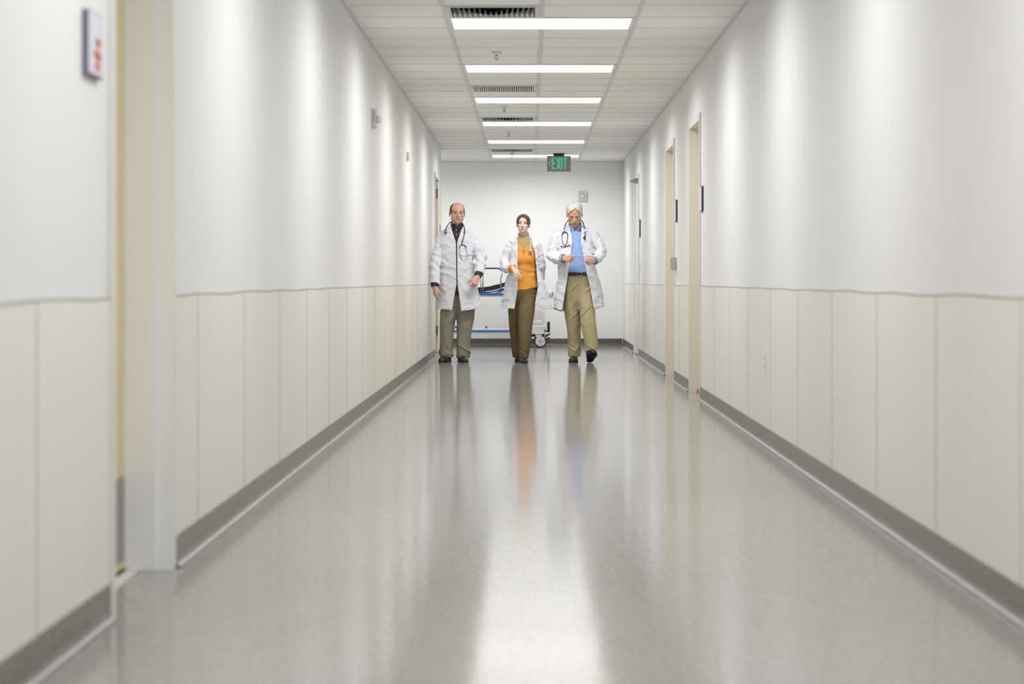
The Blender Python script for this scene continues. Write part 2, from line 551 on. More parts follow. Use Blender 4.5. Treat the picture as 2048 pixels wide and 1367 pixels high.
# ------------------------------------------------------------------ sprinklers
SL = ['nearest sprinkler head hanging from ceiling, before the second ceiling light',
      'sprinkler head just beyond the third ceiling light',
      'sprinkler head between the fourth and fifth ceiling lights',
      'farthest sprinkler head, in front of the last ceiling light']
for j, (x, y) in enumerate([(-0.247, 16.2), (-0.246, 21.2), (-0.240, 24.84), (-0.237, 29.0)]):
    e = empty('sprinkler', (x, y, CEIL), SL[j], 'sprinkler', 'ceiling sprinklers')
    MB().lathe((x, y, 0), 2, [(CEIL + 0.004, 0.036), (CEIL - 0.004, 0.038), (CEIL - 0.010, 0.028), (CEIL - 0.014, 0.015)], 24).build('escutcheon', M['fixture'], e)
    mb = MB()
    mb.cyl((x, y, 0), 2, 0.008, CEIL - 0.026, CEIL - 0.01, 12)
    mb.tube([(x - 0.006, y, CEIL - 0.024), (x - 0.014, y, CEIL - 0.034), (x - 0.003, y, CEIL - 0.047)], 0.0022, 6)
    mb.tube([(x + 0.006, y, CEIL - 0.024), (x + 0.014, y, CEIL - 0.034), (x + 0.003, y, CEIL - 0.047)], 0.0022, 6)
    mb.build('sprinkler_body', M['alu'], e)
    MB().lathe((x, y, 0), 2, [(CEIL - 0.046, 0.004), (CEIL - 0.049, 0.015), (CEIL - 0.051, 0.015), (CEIL - 0.053, 0.004)], 16).build('deflector', M['alu'], e)

# ------------------------------------------------------------------ exit sign
ye = 29.1; se = ye / F_PX
ex0, ex1 = (1094 - VPX) * se, (1141.5 - VPX) * se
ez1, ez0 = CAM_Z + (VPY - 311.5) * se, CAM_Z + (VPY - 343) * se
e = empty('exit_sign', ((ex0 + ex1) / 2, ye, CEIL), 'grey exit sign with green letters and left arrow, hung from ceiling', 'exit sign')
MB().bbox(ex0, ex1, ye - 0.012, ye + 0.012, ez0, ez1, 0.003).build('sign_panel', M['exit_grey'], e)
cxm = (ex0 + ex1) / 2
MB().prism([(cxm - 0.075, CEIL + 0.003), (cxm + 0.075, CEIL + 0.003), (cxm + 0.068, ez1 - 0.001), (cxm - 0.068, ez1 - 0.001)], 1, ye - 0.03, ye + 0.03).build('canopy', M['black'], e, label='black ceiling canopy')
# letters: pixel outlines measured on the sign, local scale px -> metres
W_, H_ = ex1 - ex0, ez1 - ez0
def L(u, v): return (ex0 + u * W_, ez1 - v * H_)
def stroke(mb, a, b, wd):
    (x0, z0), (x1, z1) = L(*a), L(*b)
    dx, dz = x1 - x0, z1 - z0
    n = math.hypot(dx, dz)
    nx, nz = -dz / n * wd / 2, dx / n * wd / 2
    mb.prism([(x0 + nx, z0 + nz), (x1 + nx, z1 + nz), (x1 - nx, z1 - nz), (x0 - nx, z0 - nz)], 1, ye - 0.0145, ye - 0.0115)
sw = 0.0215
mb = MB()
stroke(mb, (0.235, 0.12), (0.235, 0.84), sw)
for vv in (0.155, 0.475, 0.805): stroke(mb, (0.225, vv), (0.36 if vv != 0.475 else 0.355, vv), sw * 0.85)
mb.build('letter', M['exit_green'], e)
mb = MB(); stroke(mb, (0.425, 0.12), (0.55, 0.84), sw); stroke(mb, (0.55, 0.12), (0.425, 0.84), sw); mb.build('letter', M['exit_green'], e)
mb = MB(); stroke(mb, (0.625, 0.12), (0.625, 0.84), sw); mb.build('letter', M['exit_green'], e)
mb = MB(); stroke(mb, (0.765, 0.12), (0.765, 0.84), sw); stroke(mb, (0.685, 0.155), (0.845, 0.155), sw * 0.85); mb.build('letter', M['exit_green'], e)
mb = MB(); stroke(mb, (0.155, 0.355), (0.05, 0.49), 0.011); stroke(mb, (0.045, 0.475), (0.15, 0.6), 0.011); mb.build('arrow', M['exit_green'], e)

# ------------------------------------------------------------------ fire strobes
ys = Y_BACK; ss = ys / F_PX
X = lambda px: (px - VPX) * ss
Zz = lambda py: CAM_Z + (VPY - py) * ss
e = empty('fire_strobe', (X(1165), ys, Zz(392)), 'light grey fire alarm strobe on back wall above the white-haired person', 'fire alarm')
MB().bbox(X(1157), X(1173.3), ys - 0.04, ys, Zz(402.5), Zz(382), 0.006).build('strobe_plate', M['grey_plate'], e)
mb = MB(); mb.bbox(X(1170.8), X(1173.4), ys - 0.046, ys - 0.03, Zz(401.5), Zz(382.5), 0.004); mb.build('side_rib', M['grey_plate'], e)
MB().lathe((X(1164.8), 0, Zz(392.8)), 1, [(ys - 0.04, 0.028), (ys - 0.05, 0.028), (ys - 0.058, 0.022), (ys - 0.064, 0.010)], 20).build('strobe_lens', M['lens'], e)
mb = MB()
for i in range(4): mb.box(X(1163.2), X(1166), ys - 0.0412, ys - 0.039, Zz(385 + i * 0.9) - 0.0015, Zz(385 + i * 0.9) + 0.0015)
mb.build('speaker_slots', M['alu'], e)
for u, nm in ((1158.9, 'FIRE'), (1169.8, 'FIRE')):
    t = MB()
    for i, ch in enumerate(nm):
        zc = Zz(390.2 + i * 2.3)
        q = text_mb(ch, 0.017, lambda a, b, d: (X(u) + a, ys - 0.0405 - d, zc + b))
        t.add(q.v, q.f)
    t.build('lettering', M['red'], e)

yl = 15.75; sl = yl / F_PX
zt, zb = CAM_Z + (VPY - 217) * sl, CAM_Z + (VPY - 255) * sl
e = empty('fire_strobe', (XL, yl, (zt + zb) / 2), 'fire alarm strobe with red letters high on the left wall', 'fire alarm')
MB().bbox(XL, XL + 0.034, yl, yl + 0.115, zb, zt, 0.004).build('strobe_plate', M['grey_plate'], e)
MB().bbox(XL + 0.034, XL + 0.066, yl + 0.03, yl + 0.085, zb + 0.035, zb + 0.088, 0.012, 3).build('strobe_lens', M['lens'], e)
t = MB()
for i, ch in enumerate('FIRE'):
    zc = zb + 0.098 - i * 0.0165
    q = text_mb(ch, 0.019, lambda a, b, d: (XL + 0.0185 + a, yl - 0.0005 - d, zc + b))
    t.add(q.v, q.f)
t.build('lettering', M['red'], e)

# small sensor box on the left wall
y_ = 20.2; s_ = y_ / F_PX
e = empty('wall_sensor', (XL, y_, CAM_Z + 248 * s_), 'small off-white sensor box high on the left wall beyond the strobe', 'sensor')
MB().bbox(XL, XL + 0.026, y_, y_ + 0.09, CAM_Z + (VPY - 321) * s_, CAM_Z + (VPY - 304) * s_, 0.008).build('sensor_cover', M['frame'], e)
MB().bbox(XL, XL + 0.004, y_ - 0.006, y_ + 0.096, CAM_Z + (VPY - 323) * s_, CAM_Z + (VPY - 301.5) * s_, 0.001).build('back_plate', M['white_plastic'], e)

# ------------------------------------------------------------------ room signs
def room_sign(y0, y1, z0, z1, xf, sign, label, edge='sign_edge'):
    e = empty('room_sign', (xf, (y0 + y1) / 2, (z0 + z1) / 2), label, 'room sign', 'room signs beside doors')
    T = 0.016
    a, b = sorted((xf, xf + sign * T))
    MB().bbox(a, b, y0, y1, z0, z1, 0.002).build('sign_body', M[edge], e)
    a, b = sorted((xf + sign * T * 0.9, xf + sign * (T + 0.002)))
    g = 0.005
    MB().box(a, b, y0 + g, y1 - g, z0 + g, z1 - g).build('sign_face', M['sign_face'], e)
    return e
e = room_sign(5.57, 5.765, 1.435, 1.60, XL, 1, 'large blurred room sign with red print on the near left wall', 'sign_edge_pale')
t = MB(); q = (XL + 0.0182)
for (a, b, c, d) in ((5.66, 5.715, 1.520, 1.535), (5.675, 5.705, 1.505, 1.527), (5.63, 5.72, 1.487, 1.50), (5.66, 5.72, 1.475, 1.492), (5.65, 5.71, 1.452, 1.470)):
    t.box(q, q + 0.001, a, b, c, d)
t.build('red_print', M['red'], e)
room_sign(27.45, 27.62, 1.52, 1.61, XL, 1, 'small dark-edged room sign behind the bald person on left wall')
room_sign(16.66, 16.86, 1.44, 1.63, XR, -1, 'dark-edged room sign beside the nearest door on the right')
room_sign(19.60, 19.80, 1.44, 1.635, XR, -1, 'dark-edged room sign beside the middle door on the right')
room_sign(26.13, 26.33, 1.435, 1.64, XR, -1, 'dark-edged room sign beside the farthest door on the right')

# ------------------------------------------------------------------ doors
def door(name, xf, sign, y0, y1, leaf_in, leaf_mat, jamb='jamb'):
    """xf wall face; sign: direction into the corridor; leaf_in: how deep the leaf sits in the opening."""
    e = empty(name, (xf, (y0 + y1) / 2, 0), kind='structure')
    def bx(mb, xa, xb, *r):
        a, b = sorted((xf + sign * xa, xf + sign * xb))
        return mb.box(a, b, *r)
    P = 0.012
    mb = MB()                                             # casing on the corridor side
    bx(mb, 0, P, y0 - CW, y0, 0, D_H + CW); bx(mb, 0, P, y1, y1 + CW, 0, D_H + CW); bx(mb, 0, P, y0, y1, D_H, D_H + CW)
    mb.build('casing', M['frame'], e)
    mb = MB()                                             # jamb lining with a stop
    D = TH
    bx(mb, -D, P, y0, y0 + 0.004, 0, D_H); bx(mb, -D, P, y1 - 0.004, y1, 0, D_H); bx(mb, -D, P, y0, y1, D_H - 0.004, D_H)
    s0, s1 = -0.042, -min(leaf_in, 0.15)
    if leaf_in > 0.06:
        bx(mb, s1, s0, y0 + 0.004, y0 + 0.02, 0, D_H - 0.004); bx(mb, s1, s0, y1 - 0.02, y1 - 0.004, 0, D_H - 0.004)
        bx(mb, s1, s0, y0 + 0.02, y1 - 0.02, D_H - 0.02, D_H - 0.004)
    mb.build('jamb', M[jamb], e)
    mb = MB()
    bx(mb, -leaf_in - 0.044, -leaf_in, y0 + 0.006, y1 - 0.006, 0.012, D_H - 0.007)
    lf = mb.build('door_leaf', leaf_mat, e)
    return e, lf, bx

e, lf, bx = door('door_1', XL, 1, D_L[0][0], D_L[0][1], 0.138, M['maple'])
mb = MB(); bx(mb, -0.1378, -0.136, D_L[0][0] + 0.03, D_L[0][1] - 0.03, 0.035, 0.30); mb.build('kick_plate', M['steel'], lf)
mb = MB(); bx(mb, -0.125, -0.088, D_L[0][0] + 0.004, D_L[0][1] - 0.004, 0.0, 0.007); mb.build('threshold', M['frame'], e)
mb = MB(); mb.cyl((0, D_L[0][0] + 0.09, 1.0), 0, 0.03, XL - 0.138, XL - 0.125, 20); mb.tube([(XL - 0.13, D_L[0][0] + 0.09, 1.0), (XL - 0.085, D_L[0][0] + 0.09, 1.0), (XL - 0.078, D_L[0][0] + 0.11, 1.0), (XL - 0.078, D_L[0][0] + 0.2, 1.0)], 0.009, 10)
mb.build('door_handle', M['steel'], lf)

# far left door stands open into its room: the hinge jamb with its hinges shows
y0, y1 = D_L[1]
e = empty('door_2', (XL, (y0 + y1) / 2, 0), kind='structure')
mb = MB()
mb.box(XL, XL + 0.012, y0 - CW, y0, 0, D_H + CW).box(XL, XL + 0.012, y1, y1 + CW, 0, D_H + CW).box(XL, XL + 0.012, y0, y1, D_H, D_H + CW)
mb.build('casing', M['frame'], e)
mb = MB()
mb.box(XL - TH, XL + 0.012, y0, y0 + 0.004, 0, D_H).box(XL - TH, XL + 0.012, y1 - 0.004, y1, 0, D_H).box(XL - TH, XL + 0.012, y0, y1, D_H - 0.004, D_H)
mb.build('jamb', M['jamb'], e)
lf = MB().box(XL - 0.95, XL - 0.006, y1 - 0.055, y1 - 0.009, 0.025, D_H - 0.008).build('door_leaf', M['maple'], e)
for py in (387, 521, 660):
    zc = CAM_Z + (VPY - py) * y1 / F_PX
    mb = MB()
    mb.box(XL - 0.05, XL - 0.008, y1 - 0.058, y1 - 0.0545, zc - 0.058, zc + 0.058)
    for q in (-0.036, 0, 0.036): mb.cyl((XL - 0.03, 0, zc + q), 1, 0.007, y1 - 0.0605, y1 - 0.058, 10)
    for q in (-0.045, -0.015, 0.015, 0.045): mb.cyl((XL - 0.01, y1 - 0.06, 0), 2, 0.006, zc + q - 0.014, zc + q + 0.014, 8)
    mb.build('hinge', M['steel'], lf)
MB().box(XL - 0.06, XL - 0.02, y0 + 0.004, y1 - 0.004, 0, 0.010).build('threshold', M['frame'], e)
# the room beyond that door
mb = MB()
mb.box(XL - 2.6, XL - 2.5, 24.6, Y_LEFT_END - TH, 0, CEIL).box(XL - 2.5, XL - TH, 24.5, 24.6, 0, CEIL).box(XL - 2.6, XL - TH, 24.5, Y_LEFT_END - TH, CEIL, CEIL + 0.05)
mb.build('wall_side_room', M['wall'], kind='structure')

e, lf, bx = door('door_3', XR, -1, D_R[0][0], D_R[0][1], 0.13, M['maple'], 'jamb_right')
MB().box(XR + 0.050, XR + 0.072, D_R[0][1] - 0.045, D_R[0][1] - 0.022, 0.0, 0.020).build('door_wedge', M['red'], e)
e, lf, bx = door('door_4', XR, -1, D_R[1][0], D_R[1][1], 0.13, M['maple'], 'jamb_right')
e, lf, bx = door('door_5', XR, -1, D_R[2][0], D_R[2][1], 0.004, M['frame'])
# closer: body on the leaf, arm reaching out to the head of the frame
s5 = 26.6 / F_PX
zc = CAM_Z + (VPY - 361) * s5
cl = MB().bbox(XR - 0.055, XR - 0.004, D_R[2][0] + 0.05, D_R[2][0] + 0.30, zc - 0.028, zc + 0.03, 0.008).build('door_closer', M['alu'], e)
mb = MB()
mb.box(XR - 0.105, XR - 0.045, D_R[2][0] + 0.06, D_R[2][0] + 0.09, zc - 0.022, zc - 0.008)
mb.tube([(XR - 0.10, D_R[2][0] + 0.08, zc - 0.004), (XR - 0.012, D_R[2][0] + 0.30, zc + 0.03)], 0.008, 8)
mb.build('closer_arm', M['steel'], cl)
# ------------------------------------------------------------------ small wall fittings
yb = 19.72; sb = yb / F_PX
z0, z1 = CAM_Z + (VPY - 539.5) * sb, CAM_Z + (VPY - 514) * sb
e = empty('push_plate_box', (XR, yb + 0.06, (z0 + z1) / 2), 'tan box on right wall beside the middle door', 'wall box')
MB().bbox(XR - 0.046, XR, yb, yb + 0.115, z0, z1, 0.003).build('box_housing', M['box_tan'], e)
MB().bbox(XR - 0.049, XR - 0.044, yb + 0.012, yb + 0.103, z0 + 0.012, z1 - 0.012, 0.002).build('push_plate', M['steel'], e)

def outlet(px, py0, py1, label):
    y = XR * F_PX / (px - VPX); s = y / F_PX
    z0, z1 = CAM_Z + (VPY - py1) * s, CAM_Z + (VPY - py0) * s
    e = empty('wall_outlet', (XR - 0.007, y, (z0 + z1) / 2), label, 'outlet', 'wall outlets low on the right wall')
    x = XR - 0.006
    MB().bbox(x - 0.006, x, y - 0.037, y + 0.037, z0, z1, 0.002).build('cover_plate', M['white_plastic'], e)
    zc = (z0 + z1) / 2
    for d in (-0.021, 0.021):
        o = MB().bbox(x - 0.009, x - 0.005, y - 0.017, y + 0.017, zc + d - 0.015, zc + d + 0.015, 0.003).build('socket', M['white_plastic'], e)
        MB().box(x - 0.0095, x - 0.0088, y - 0.008, y - 0.006, zc + d - 0.004, zc + d + 0.006).box(x - 0.0095, x - 0.0088, y + 0.006, y + 0.008, zc + d - 0.004, zc + d + 0.006).build('slots', M['black'], o)
outlet(1533, 702, 746, 'white power outlet low on the near right wall panelling')
outlet(1261, 623, 642, 'white power outlet low on right wall between farthest door and corner')

ysw = XR * F_PX / (1280.6 - VPX); s = ysw / F_PX
e = empty('light_switch', (XR, ysw, CAM_Z + 26 * s), 'white light switch under the farthest room sign on the right', 'light switch')
zc = CAM_Z + (VPY - 535) * s
MB().bbox(XR - 0.006, XR, ysw - 0.037, ysw + 0.037, zc - 0.06, zc + 0.06, 0.002).build('switch_plate', M['white_plastic'], e)
MB().bbox(XR - 0.011, XR - 0.005, ysw - 0.008, ysw + 0.008, zc - 0.014, zc + 0.014, 0.002).build('switch_toggle', M['white_plastic'], e)

s = Y_BACK / F_PX
xa, xb_ = (1096.5 - VPX) * s, (1105.3 - VPX) * s
za, zb_ = CAM_Z + (VPY - 591) * s, CAM_Z + (VPY - 583.3) * s
e = empty('wall_jack', (xa / 2 + xb_ / 2, Y_BACK, za / 2 + zb_ / 2), 'small dark-edged wall jack on back wall behind the coat hem', 'wall jack')
MB().bbox(xa, xb_, Y_BACK - 0.03, Y_BACK, za, zb_, 0.003).build('jack_plate', M['white_plastic'], e)
MB().box(xb_ - 0.009, xb_ + 0.002, Y_BACK - 0.032, Y_BACK, za, zb_).build('jack_edge', M['black'], e)
MB().box(xa + 0.016, xa + 0.034, Y_BACK - 0.032, Y_BACK - 0.029, za + 0.012, za + 0.03).build('port', M['alu'], e)

# ------------------------------------------------------------------ gurney along the back wall
yg = 29.95; sg = yg / F_PX
GX = lambda px: (px - VPX) * sg
GZ = lambda py: CAM_Z + (VPY - py) * sg
gl, gr = GX(1100) - 2.02, GX(1091)
g = empty('gurney', ((gl + gr) / 2, yg + 0.35, 0), 'white hospital gurney with blue rails and black mattress along back wall', 'gurney')
yf, yk = yg, yg + 0.68
# base shell at the head end and its twin at the foot
def shell(xr, flip):
    sx = -1 if flip else 1
    X_ = lambda d: xr - sx * d
    pr = []
    w0 = 0.40
    top = GZ(623.2)
    pr = [(0.0, GZ(668)), (0.0, GZ(651)), (0.012, GZ(650)), (0.012, GZ(632))]
    for i in range(7):
        a = i / 6 * math.pi / 2
        pr.append((0.012 + 0.05 * (1 - math.cos(a)), GZ(632) + (top - GZ(632)) * math.sin(a)))
    pr += [(w0, top), (w0, GZ(668))]
    mb = MB()
    mb.prism([(X_(p[0]), p[1]) for p in pr], 1, yf + 0.03, yk - 0.03)
    mb.bbox(min(X_(-0.004), X_(w0)), max(X_(-0.004), X_(w0)), yf + 0.018, yk - 0.018, GZ(668), GZ(651), 0.008)
    mb.bbox(min(X_(0.04), X_(w0)), max(X_(0.04), X_(w0)), yf + 0.024, yf + 0.04, GZ(648.5), GZ(641), 0.008)
    return mb
sh = shell(gr, False).build('base_shell', M['gurney_white'], g)
shell(gl + 0.0, True).build('base_shell', M['gurney_white'], g)
for xa_, xb2 in ((gl + 0.02, gl + 0.38), (gr - 0.38, gr - 0.012)):
    MB().box(xa_, xb2, yf + 0.05, yk - 0.05, GZ(673.2), GZ(668)).build('undercarriage', M['black'], g)
# lower side beam with blue bumper
MB().bbox(gl + 0.3, gr - 0.3, yf + 0.0, yf + 0.05, GZ(667), GZ(656), 0.006).build('side_beam', M['gurney_white'], g)
MB().bbox(gl + 0.3, gr - 0.3, yf - 0.012, yf + 0.01, GZ(663.7), GZ(660), 0.006).build('blue_bumper', M['blue'], g, label='blue bumper strip')
for px in (911.5, 972.5):
    MB().bbox(GX(px) - 0.012, GX(px) + 0.012, yf + 0.005, yf + 0.03, GZ(656.2), GZ(652.2), 0.003).build('latch', M['black'], g)
# lifting columns
for cx in (gl + 0.28, gr - 0.25):
    mb = MB(); mb.bbox(cx - 0.09, cx + 0.09, yf + 0.22, yk - 0.22, GZ(624), GZ(606), 0.01); mb.bbox(cx - 0.07, cx + 0.07, yf + 0.24, yk - 0.24, GZ(607), GZ(592), 0.01)
    mb.build('lift_column', M['black'], g)
# deck, mattress, rails
MB().bbox(gl, gr + 0.02, yf + 0.04, yk - 0.04, GZ(593), GZ(588), 0.01).build('deck', M['gurney_white'], g)
MB().bbox(gl, gr + 0.02, yf + 0.0, yf + 0.035, GZ(589.6), GZ(585.4), 0.008).build('blue_rail', M['blue'], g, label='blue side rail')
mb = MB()
prof = [(gl + 0.02, GZ(587)), (gl + 0.02, GZ(575)), (GX(962), GZ(574.5)), (GX(978), GZ(572.5)), (GX(1006), GZ(565.5)), (GX(1060), GZ(545)), (GX(1058), GZ(556)), (GX(1006), GZ(579.5)), (GX(985), GZ(584.5)), (GX(972), GZ(586)), (GX(962), GZ(586.5))]
mb.prism(prof, 1, yf + 0.06, yk - 0.06)
ma = mb.build('mattress', M['black'], g, label='black mattress with raised head end')
mb = MB(); mb.tube([(GX(970), yf + 0.055, GZ(583.2)), (GX(986), yf + 0.055, GZ(581.5)), (GX(1004), yf + 0.055, GZ(576)), (GX(1030), yf + 0.055, GZ(566))], 0.006, 8); mb.build('piping', M['white_plastic'], ma)
# support under the raised backrest
MB().prism([(GX(985), GZ(587)), (GX(1056), GZ(558)), (GX(1060), GZ(560)), (GX(992), GZ(588))], 1, yf + 0.1, yk - 0.1).build('backrest_panel', M['alu'], g)
# drop-down side guard: black hand bar on bright posts
for px in (961.5, 965.8, 1001.5):
    mb = MB()
    mb.tube([(GX(px), yf + 0.02, GZ(585)), (GX(px), yf + 0.02, GZ(540 if px > 1000 else 538))], 0.0095 if px != 961.5 else 0.006, 10)
    mb.build('guard_post', M['steel'], g)
mb = MB()
mb.tube([(GX(955), yf + 0.02, GZ(536.3)), (GX(996), yf + 0.02, GZ(536.3)), (GX(1000), yf + 0.02, GZ(537.6)), (GX(1002.5), yf + 0.02, GZ(541))], 0.010, 10)
mb.tube([(GX(1004), yf + 0.022, GZ(541)), (GX(1004), yf + 0.022, GZ(555))], 0.004, 8)
mb.build('guard_bar', M['black'], g)
# castors
def castor(x, y, s):
    zc, r = 0.088, 0.085
    wv = MB()
    wv.lathe((x, 0, zc), 1, [(y - 0.018, r * 0.80), (y - 0.02, r * 0.84), (y - 0.02, r * 0.95), (y - 0.012, r), (y + 0.012, r), (y + 0.02, r * 0.95), (y + 0.02, r * 0.8)], 40)
    wheel = wv.build('wheel', M['black'], g)
    MB().lathe((x, 0, zc), 1, [(y - 0.0225, 0.012), (y - 0.0235, 0.03), (y - 0.0215, r * 0.72), (y - 0.019, r * 0.82), (y + 0.018, r * 0.82), (y + 0.021, 0.02)], 40).build('wheel_disc', M['gurney_white'], wheel)
    mb = MB()
    for yy in (y - 0.031, y + 0.025):
        mb.prism([(x - 0.074, 0.182), (x + 0.016, 0.182), (x + 0.026, 0.10), (x + 0.016, 0.082), (x - 0.012, 0.078), (x - 0.03, 0.09)], 1, yy, yy + 0.006)
    mb.box(x - 0.074, x + 0.016, y - 0.031, y + 0.031, 0.176, 0.19)
    fk = mb.build('castor_fork', M['grey_plate'], g)
    MB().cyl((x, 0, zc), 1, 0.008, y - 0.036, y + 0.036, 14).build('axle', M['black'], fk)
for x in (GX(1081), gl + 0.12):
    for y in (yf + 0.03, yk - 0.05): castor(x, y, 1)
# brake and steer pedals at the head end
mb = MB()
mb.bbox(GX(1094.2), GX(1099.9), yf + 0.0, yf + 0.03, GZ(664.5), GZ(643), 0.012, 3)
mb.tube([(GX(1088), yf + 0.02, GZ(661.5)), (GX(1096), yf + 0.02, GZ(661.5))], 0.009, 10)
mb.sphere((GX(1097), yf + 0.01, GZ(661.8)), 0.02)
mb.build('brake_pedal', M['black'], g)
mb = MB()
for (a, b) in (((1090.5, 670.3), (1101, 667.5)), ((1089, 679), (1100, 675))):
    mb.tube([(GX(a[0]), yf + 0.015, GZ(a[1])), ((GX(a[0]) + GX(b[0])) / 2, yf + 0.01, (GZ(a[1]) + GZ(b[1])) / 2 - 0.003), (GX(b[0]), yf + 0.005, GZ(b[1]))], [0.009, 0.012, 0.009], 10)
mb.build('foot_pedal', M['black'], g)
MB().bbox(GX(1085), GX(1096), yf + 0.02, yf + 0.05, GZ(674.5), GZ(671.5), 0.004).build('pedal_bracket', M['alu'], g)
MB().box(GX(1088.5), GX(1089.6), yf + 0.02, yf + 0.03, GZ(667), GZ(653)).box(GX(1087), GX(1089), yf + 0.018, yf + 0.03, GZ(657), GZ(655)).build('brake_tag', M['blue'], g, label='small blue tag')
# ------------------------------------------------------------------ bodies and clothes: signed-distance fields skinned to one mesh
_rng = np.random.RandomState(11)
_TAB = _rng.rand(32, 32, 32).astype(np.float32)
def vnoise(x, y, z):
    xi = np.floor(x).astype(int); yi = np.floor(y).astype(int); zi = np.floor(z).astype(int)
    fx, fy, fz = x - xi, y - yi, z - zi
    fx = fx * fx * (3 - 2 * fx); fy = fy * fy * (3 - 2 * fy); fz = fz * fz * (3 - 2 * fz)
    def T(a, b, c): return _TAB[(xi + a) & 31, (yi + b) & 31, (zi + c) & 31]
    c00 = T(0, 0, 0) * (1 - fx) + T(1, 0, 0) * fx; c10 = T(0, 1, 0) * (1 - fx) + T(1, 1, 0) * fx
    c01 = T(0, 0, 1) * (1 - fx) + T(1, 0, 1) * fx; c11 = T(0, 1, 1) * (1 - fx) + T(1, 1, 1) * fx
    return (c00 * (1 - fy) + c10 * fy) * (1 - fz) + (c01 * (1 - fy) + c11 * fy) * fz - 0.5

def ridge(x, y, z, p=2.0):
    return np.clip(1 - np.abs(vnoise(x, y, z)) * 4.2, 0, 1) ** p
def V(*a): return np.array(a, dtype=float)
def unit(v):
    v = np.asarray(v, float)
    return v / np.linalg.norm(v)

class Prim:
    def __init__(s, fn, lo, hi):
        s.fn, s.lo, s.hi = fn, np.asarray(lo, float), np.asarray(hi, float)

def cone(p0, p1, r0, r1):
    p0 = np.asarray(p0, float); p1 = np.asarray(p1, float)
    d = p1 - p0; L2 = max(float(d @ d), 1e-12)
    def fn(X, Y, Z):
        t = np.clip(((X - p0[0]) * d[0] + (Y - p0[1]) * d[1] + (Z - p0[2]) * d[2]) / L2, 0, 1)
        return np.sqrt((X - p0[0] - t * d[0]) ** 2 + (Y - p0[1] - t * d[1]) ** 2 + (Z - p0[2] - t * d[2]) ** 2) - (r0 + (r1 - r0) * t)
    r = max(r0, r1)
    return Prim(fn, np.minimum(p0, p1) - r, np.maximum(p0, p1) + r)

def ell(c, r, R=None):
    c = np.asarray(c, float); r = np.asarray(r, float)
    def fn(X, Y, Z):
        x, y, z = X - c[0], Y - c[1], Z - c[2]
        if R is not None:
            x, y, z = (R[0, 0] * x + R[1, 0] * y + R[2, 0] * z, R[0, 1] * x + R[1, 1] * y + R[2, 1] * z, R[0, 2] * x + R[1, 2] * y + R[2, 2] * z)
        k0 = np.sqrt((x / r[0]) ** 2 + (y / r[1]) ** 2 + (z / r[2]) ** 2)
        k1 = np.sqrt((x / r[0] ** 2) ** 2 + (y / r[1] ** 2) ** 2 + (z / r[2] ** 2) ** 2)
        return k0 * (k0 - 1) / np.maximum(k1, 1e-9)
    m = np.max(r)
    return Prim(fn, c - m, c + m)

def rbox(c, hs, R, rad):
    c = np.asarray(c, float); hs = np.asarray(hs, float)
    def fn(X, Y, Z):
        x, y, z = X - c[0], Y - c[1], Z - c[2]
        x, y, z = (R[0, 0] * x + R[1, 0] * y + R[2, 0] * z, R[0, 1] * x + R[1, 1] * y + R[2, 1] * z, R[0, 2] * x + R[1, 2] * y + R[2, 2] * z)
        qx, qy, qz = np.abs(x) - hs[0] + rad, np.abs(y) - hs[1] + rad, np.abs(z) - hs[2] + rad
        return np.sqrt(np.maximum(qx, 0) ** 2 + np.maximum(qy, 0) ** 2 + np.maximum(qz, 0) ** 2) + np.minimum(np.maximum(np.maximum(qx, qy), qz), 0) - rad
    m = float(np.linalg.norm(hs))
    return Prim(fn, c - m, c + m)

def loft(secs, n=2.3, zpad=0.0, off=0.0, smooth=0.03):
    """secs: (z, cx, cy, rx, ry), any order; an upright body of superelliptic sections."""
    S_ = np.array(sorted(secs), float)
    zz = np.arange(S_[0, 0] - 0.1, S_[-1, 0] + 0.1, 0.004)
    tab = []
    kn = max(1, int(smooth / 0.004)); ker = np.ones(2 * kn + 1) / (2 * kn + 1)
    for j in range(1, 5):
        a = np.interp(zz, S_[:, 0], S_[:, j])
        a = np.convolve(np.pad(a, kn, mode='edge'), ker, 'valid')
        tab.append(a)
    z0, z1 = S_[0, 0] - zpad, S_[-1, 0] + zpad
    def fn(X, Y, Z):
        z = Z[0, 0, :]
        cx, cy, rx, ry = [np.interp(z, zz, t)[None, None, :] for t in tab]
        rx = rx + off; ry = ry + off
        q = (np.abs((X - cx) / rx) ** n + np.abs((Y - cy) / ry) ** n) ** (1.0 / n)
        d = (q - 1) * np.minimum(rx, ry)
        return np.maximum(d, np.maximum(z0 - Z, Z - z1))
    m = max(S_[:, 3].max(), S_[:, 4].max()) + abs(off)
    lo = V((S_[:, 1] - S_[:, 3]).min() - abs(off), (S_[:, 2] - S_[:, 4]).min() - abs(off), z0)
    hi = V((S_[:, 1] + S_[:, 3]).max() + abs(off), (S_[:, 2] + S_[:, 4]).max() + abs(off), z1)
    return Prim(fn, lo, hi)

def cutp(p, point, nrm):
    """the part of p on the side of the plane the normal points away from."""
    point = np.asarray(point, float); nrm = unit(nrm)
    def fn(X, Y, Z):
        return np.maximum(p.fn(X, Y, Z), (X - point[0]) * nrm[0] + (Y - point[1]) * nrm[1] + (Z - point[2]) * nrm[2])
    return Prim(fn, p.lo, p.hi)

def union(ps, k=0.02):
    def fn(X, Y, Z):
        d = ps[0].fn(X, Y, Z)
        for p in ps[1:]: d = smin(d, p.fn(X, Y, Z), k)
        return d
    return Prim(fn, np.min([p.lo for p in ps], 0), np.max([p.hi for p in ps], 0))

def chain(pts, k=0.02, off=0.0):
    return union([cone(pts[i][0], pts[i + 1][0], pts[i][1] + off, pts[i + 1][1] + off) for i in range(len(pts) - 1)], k)

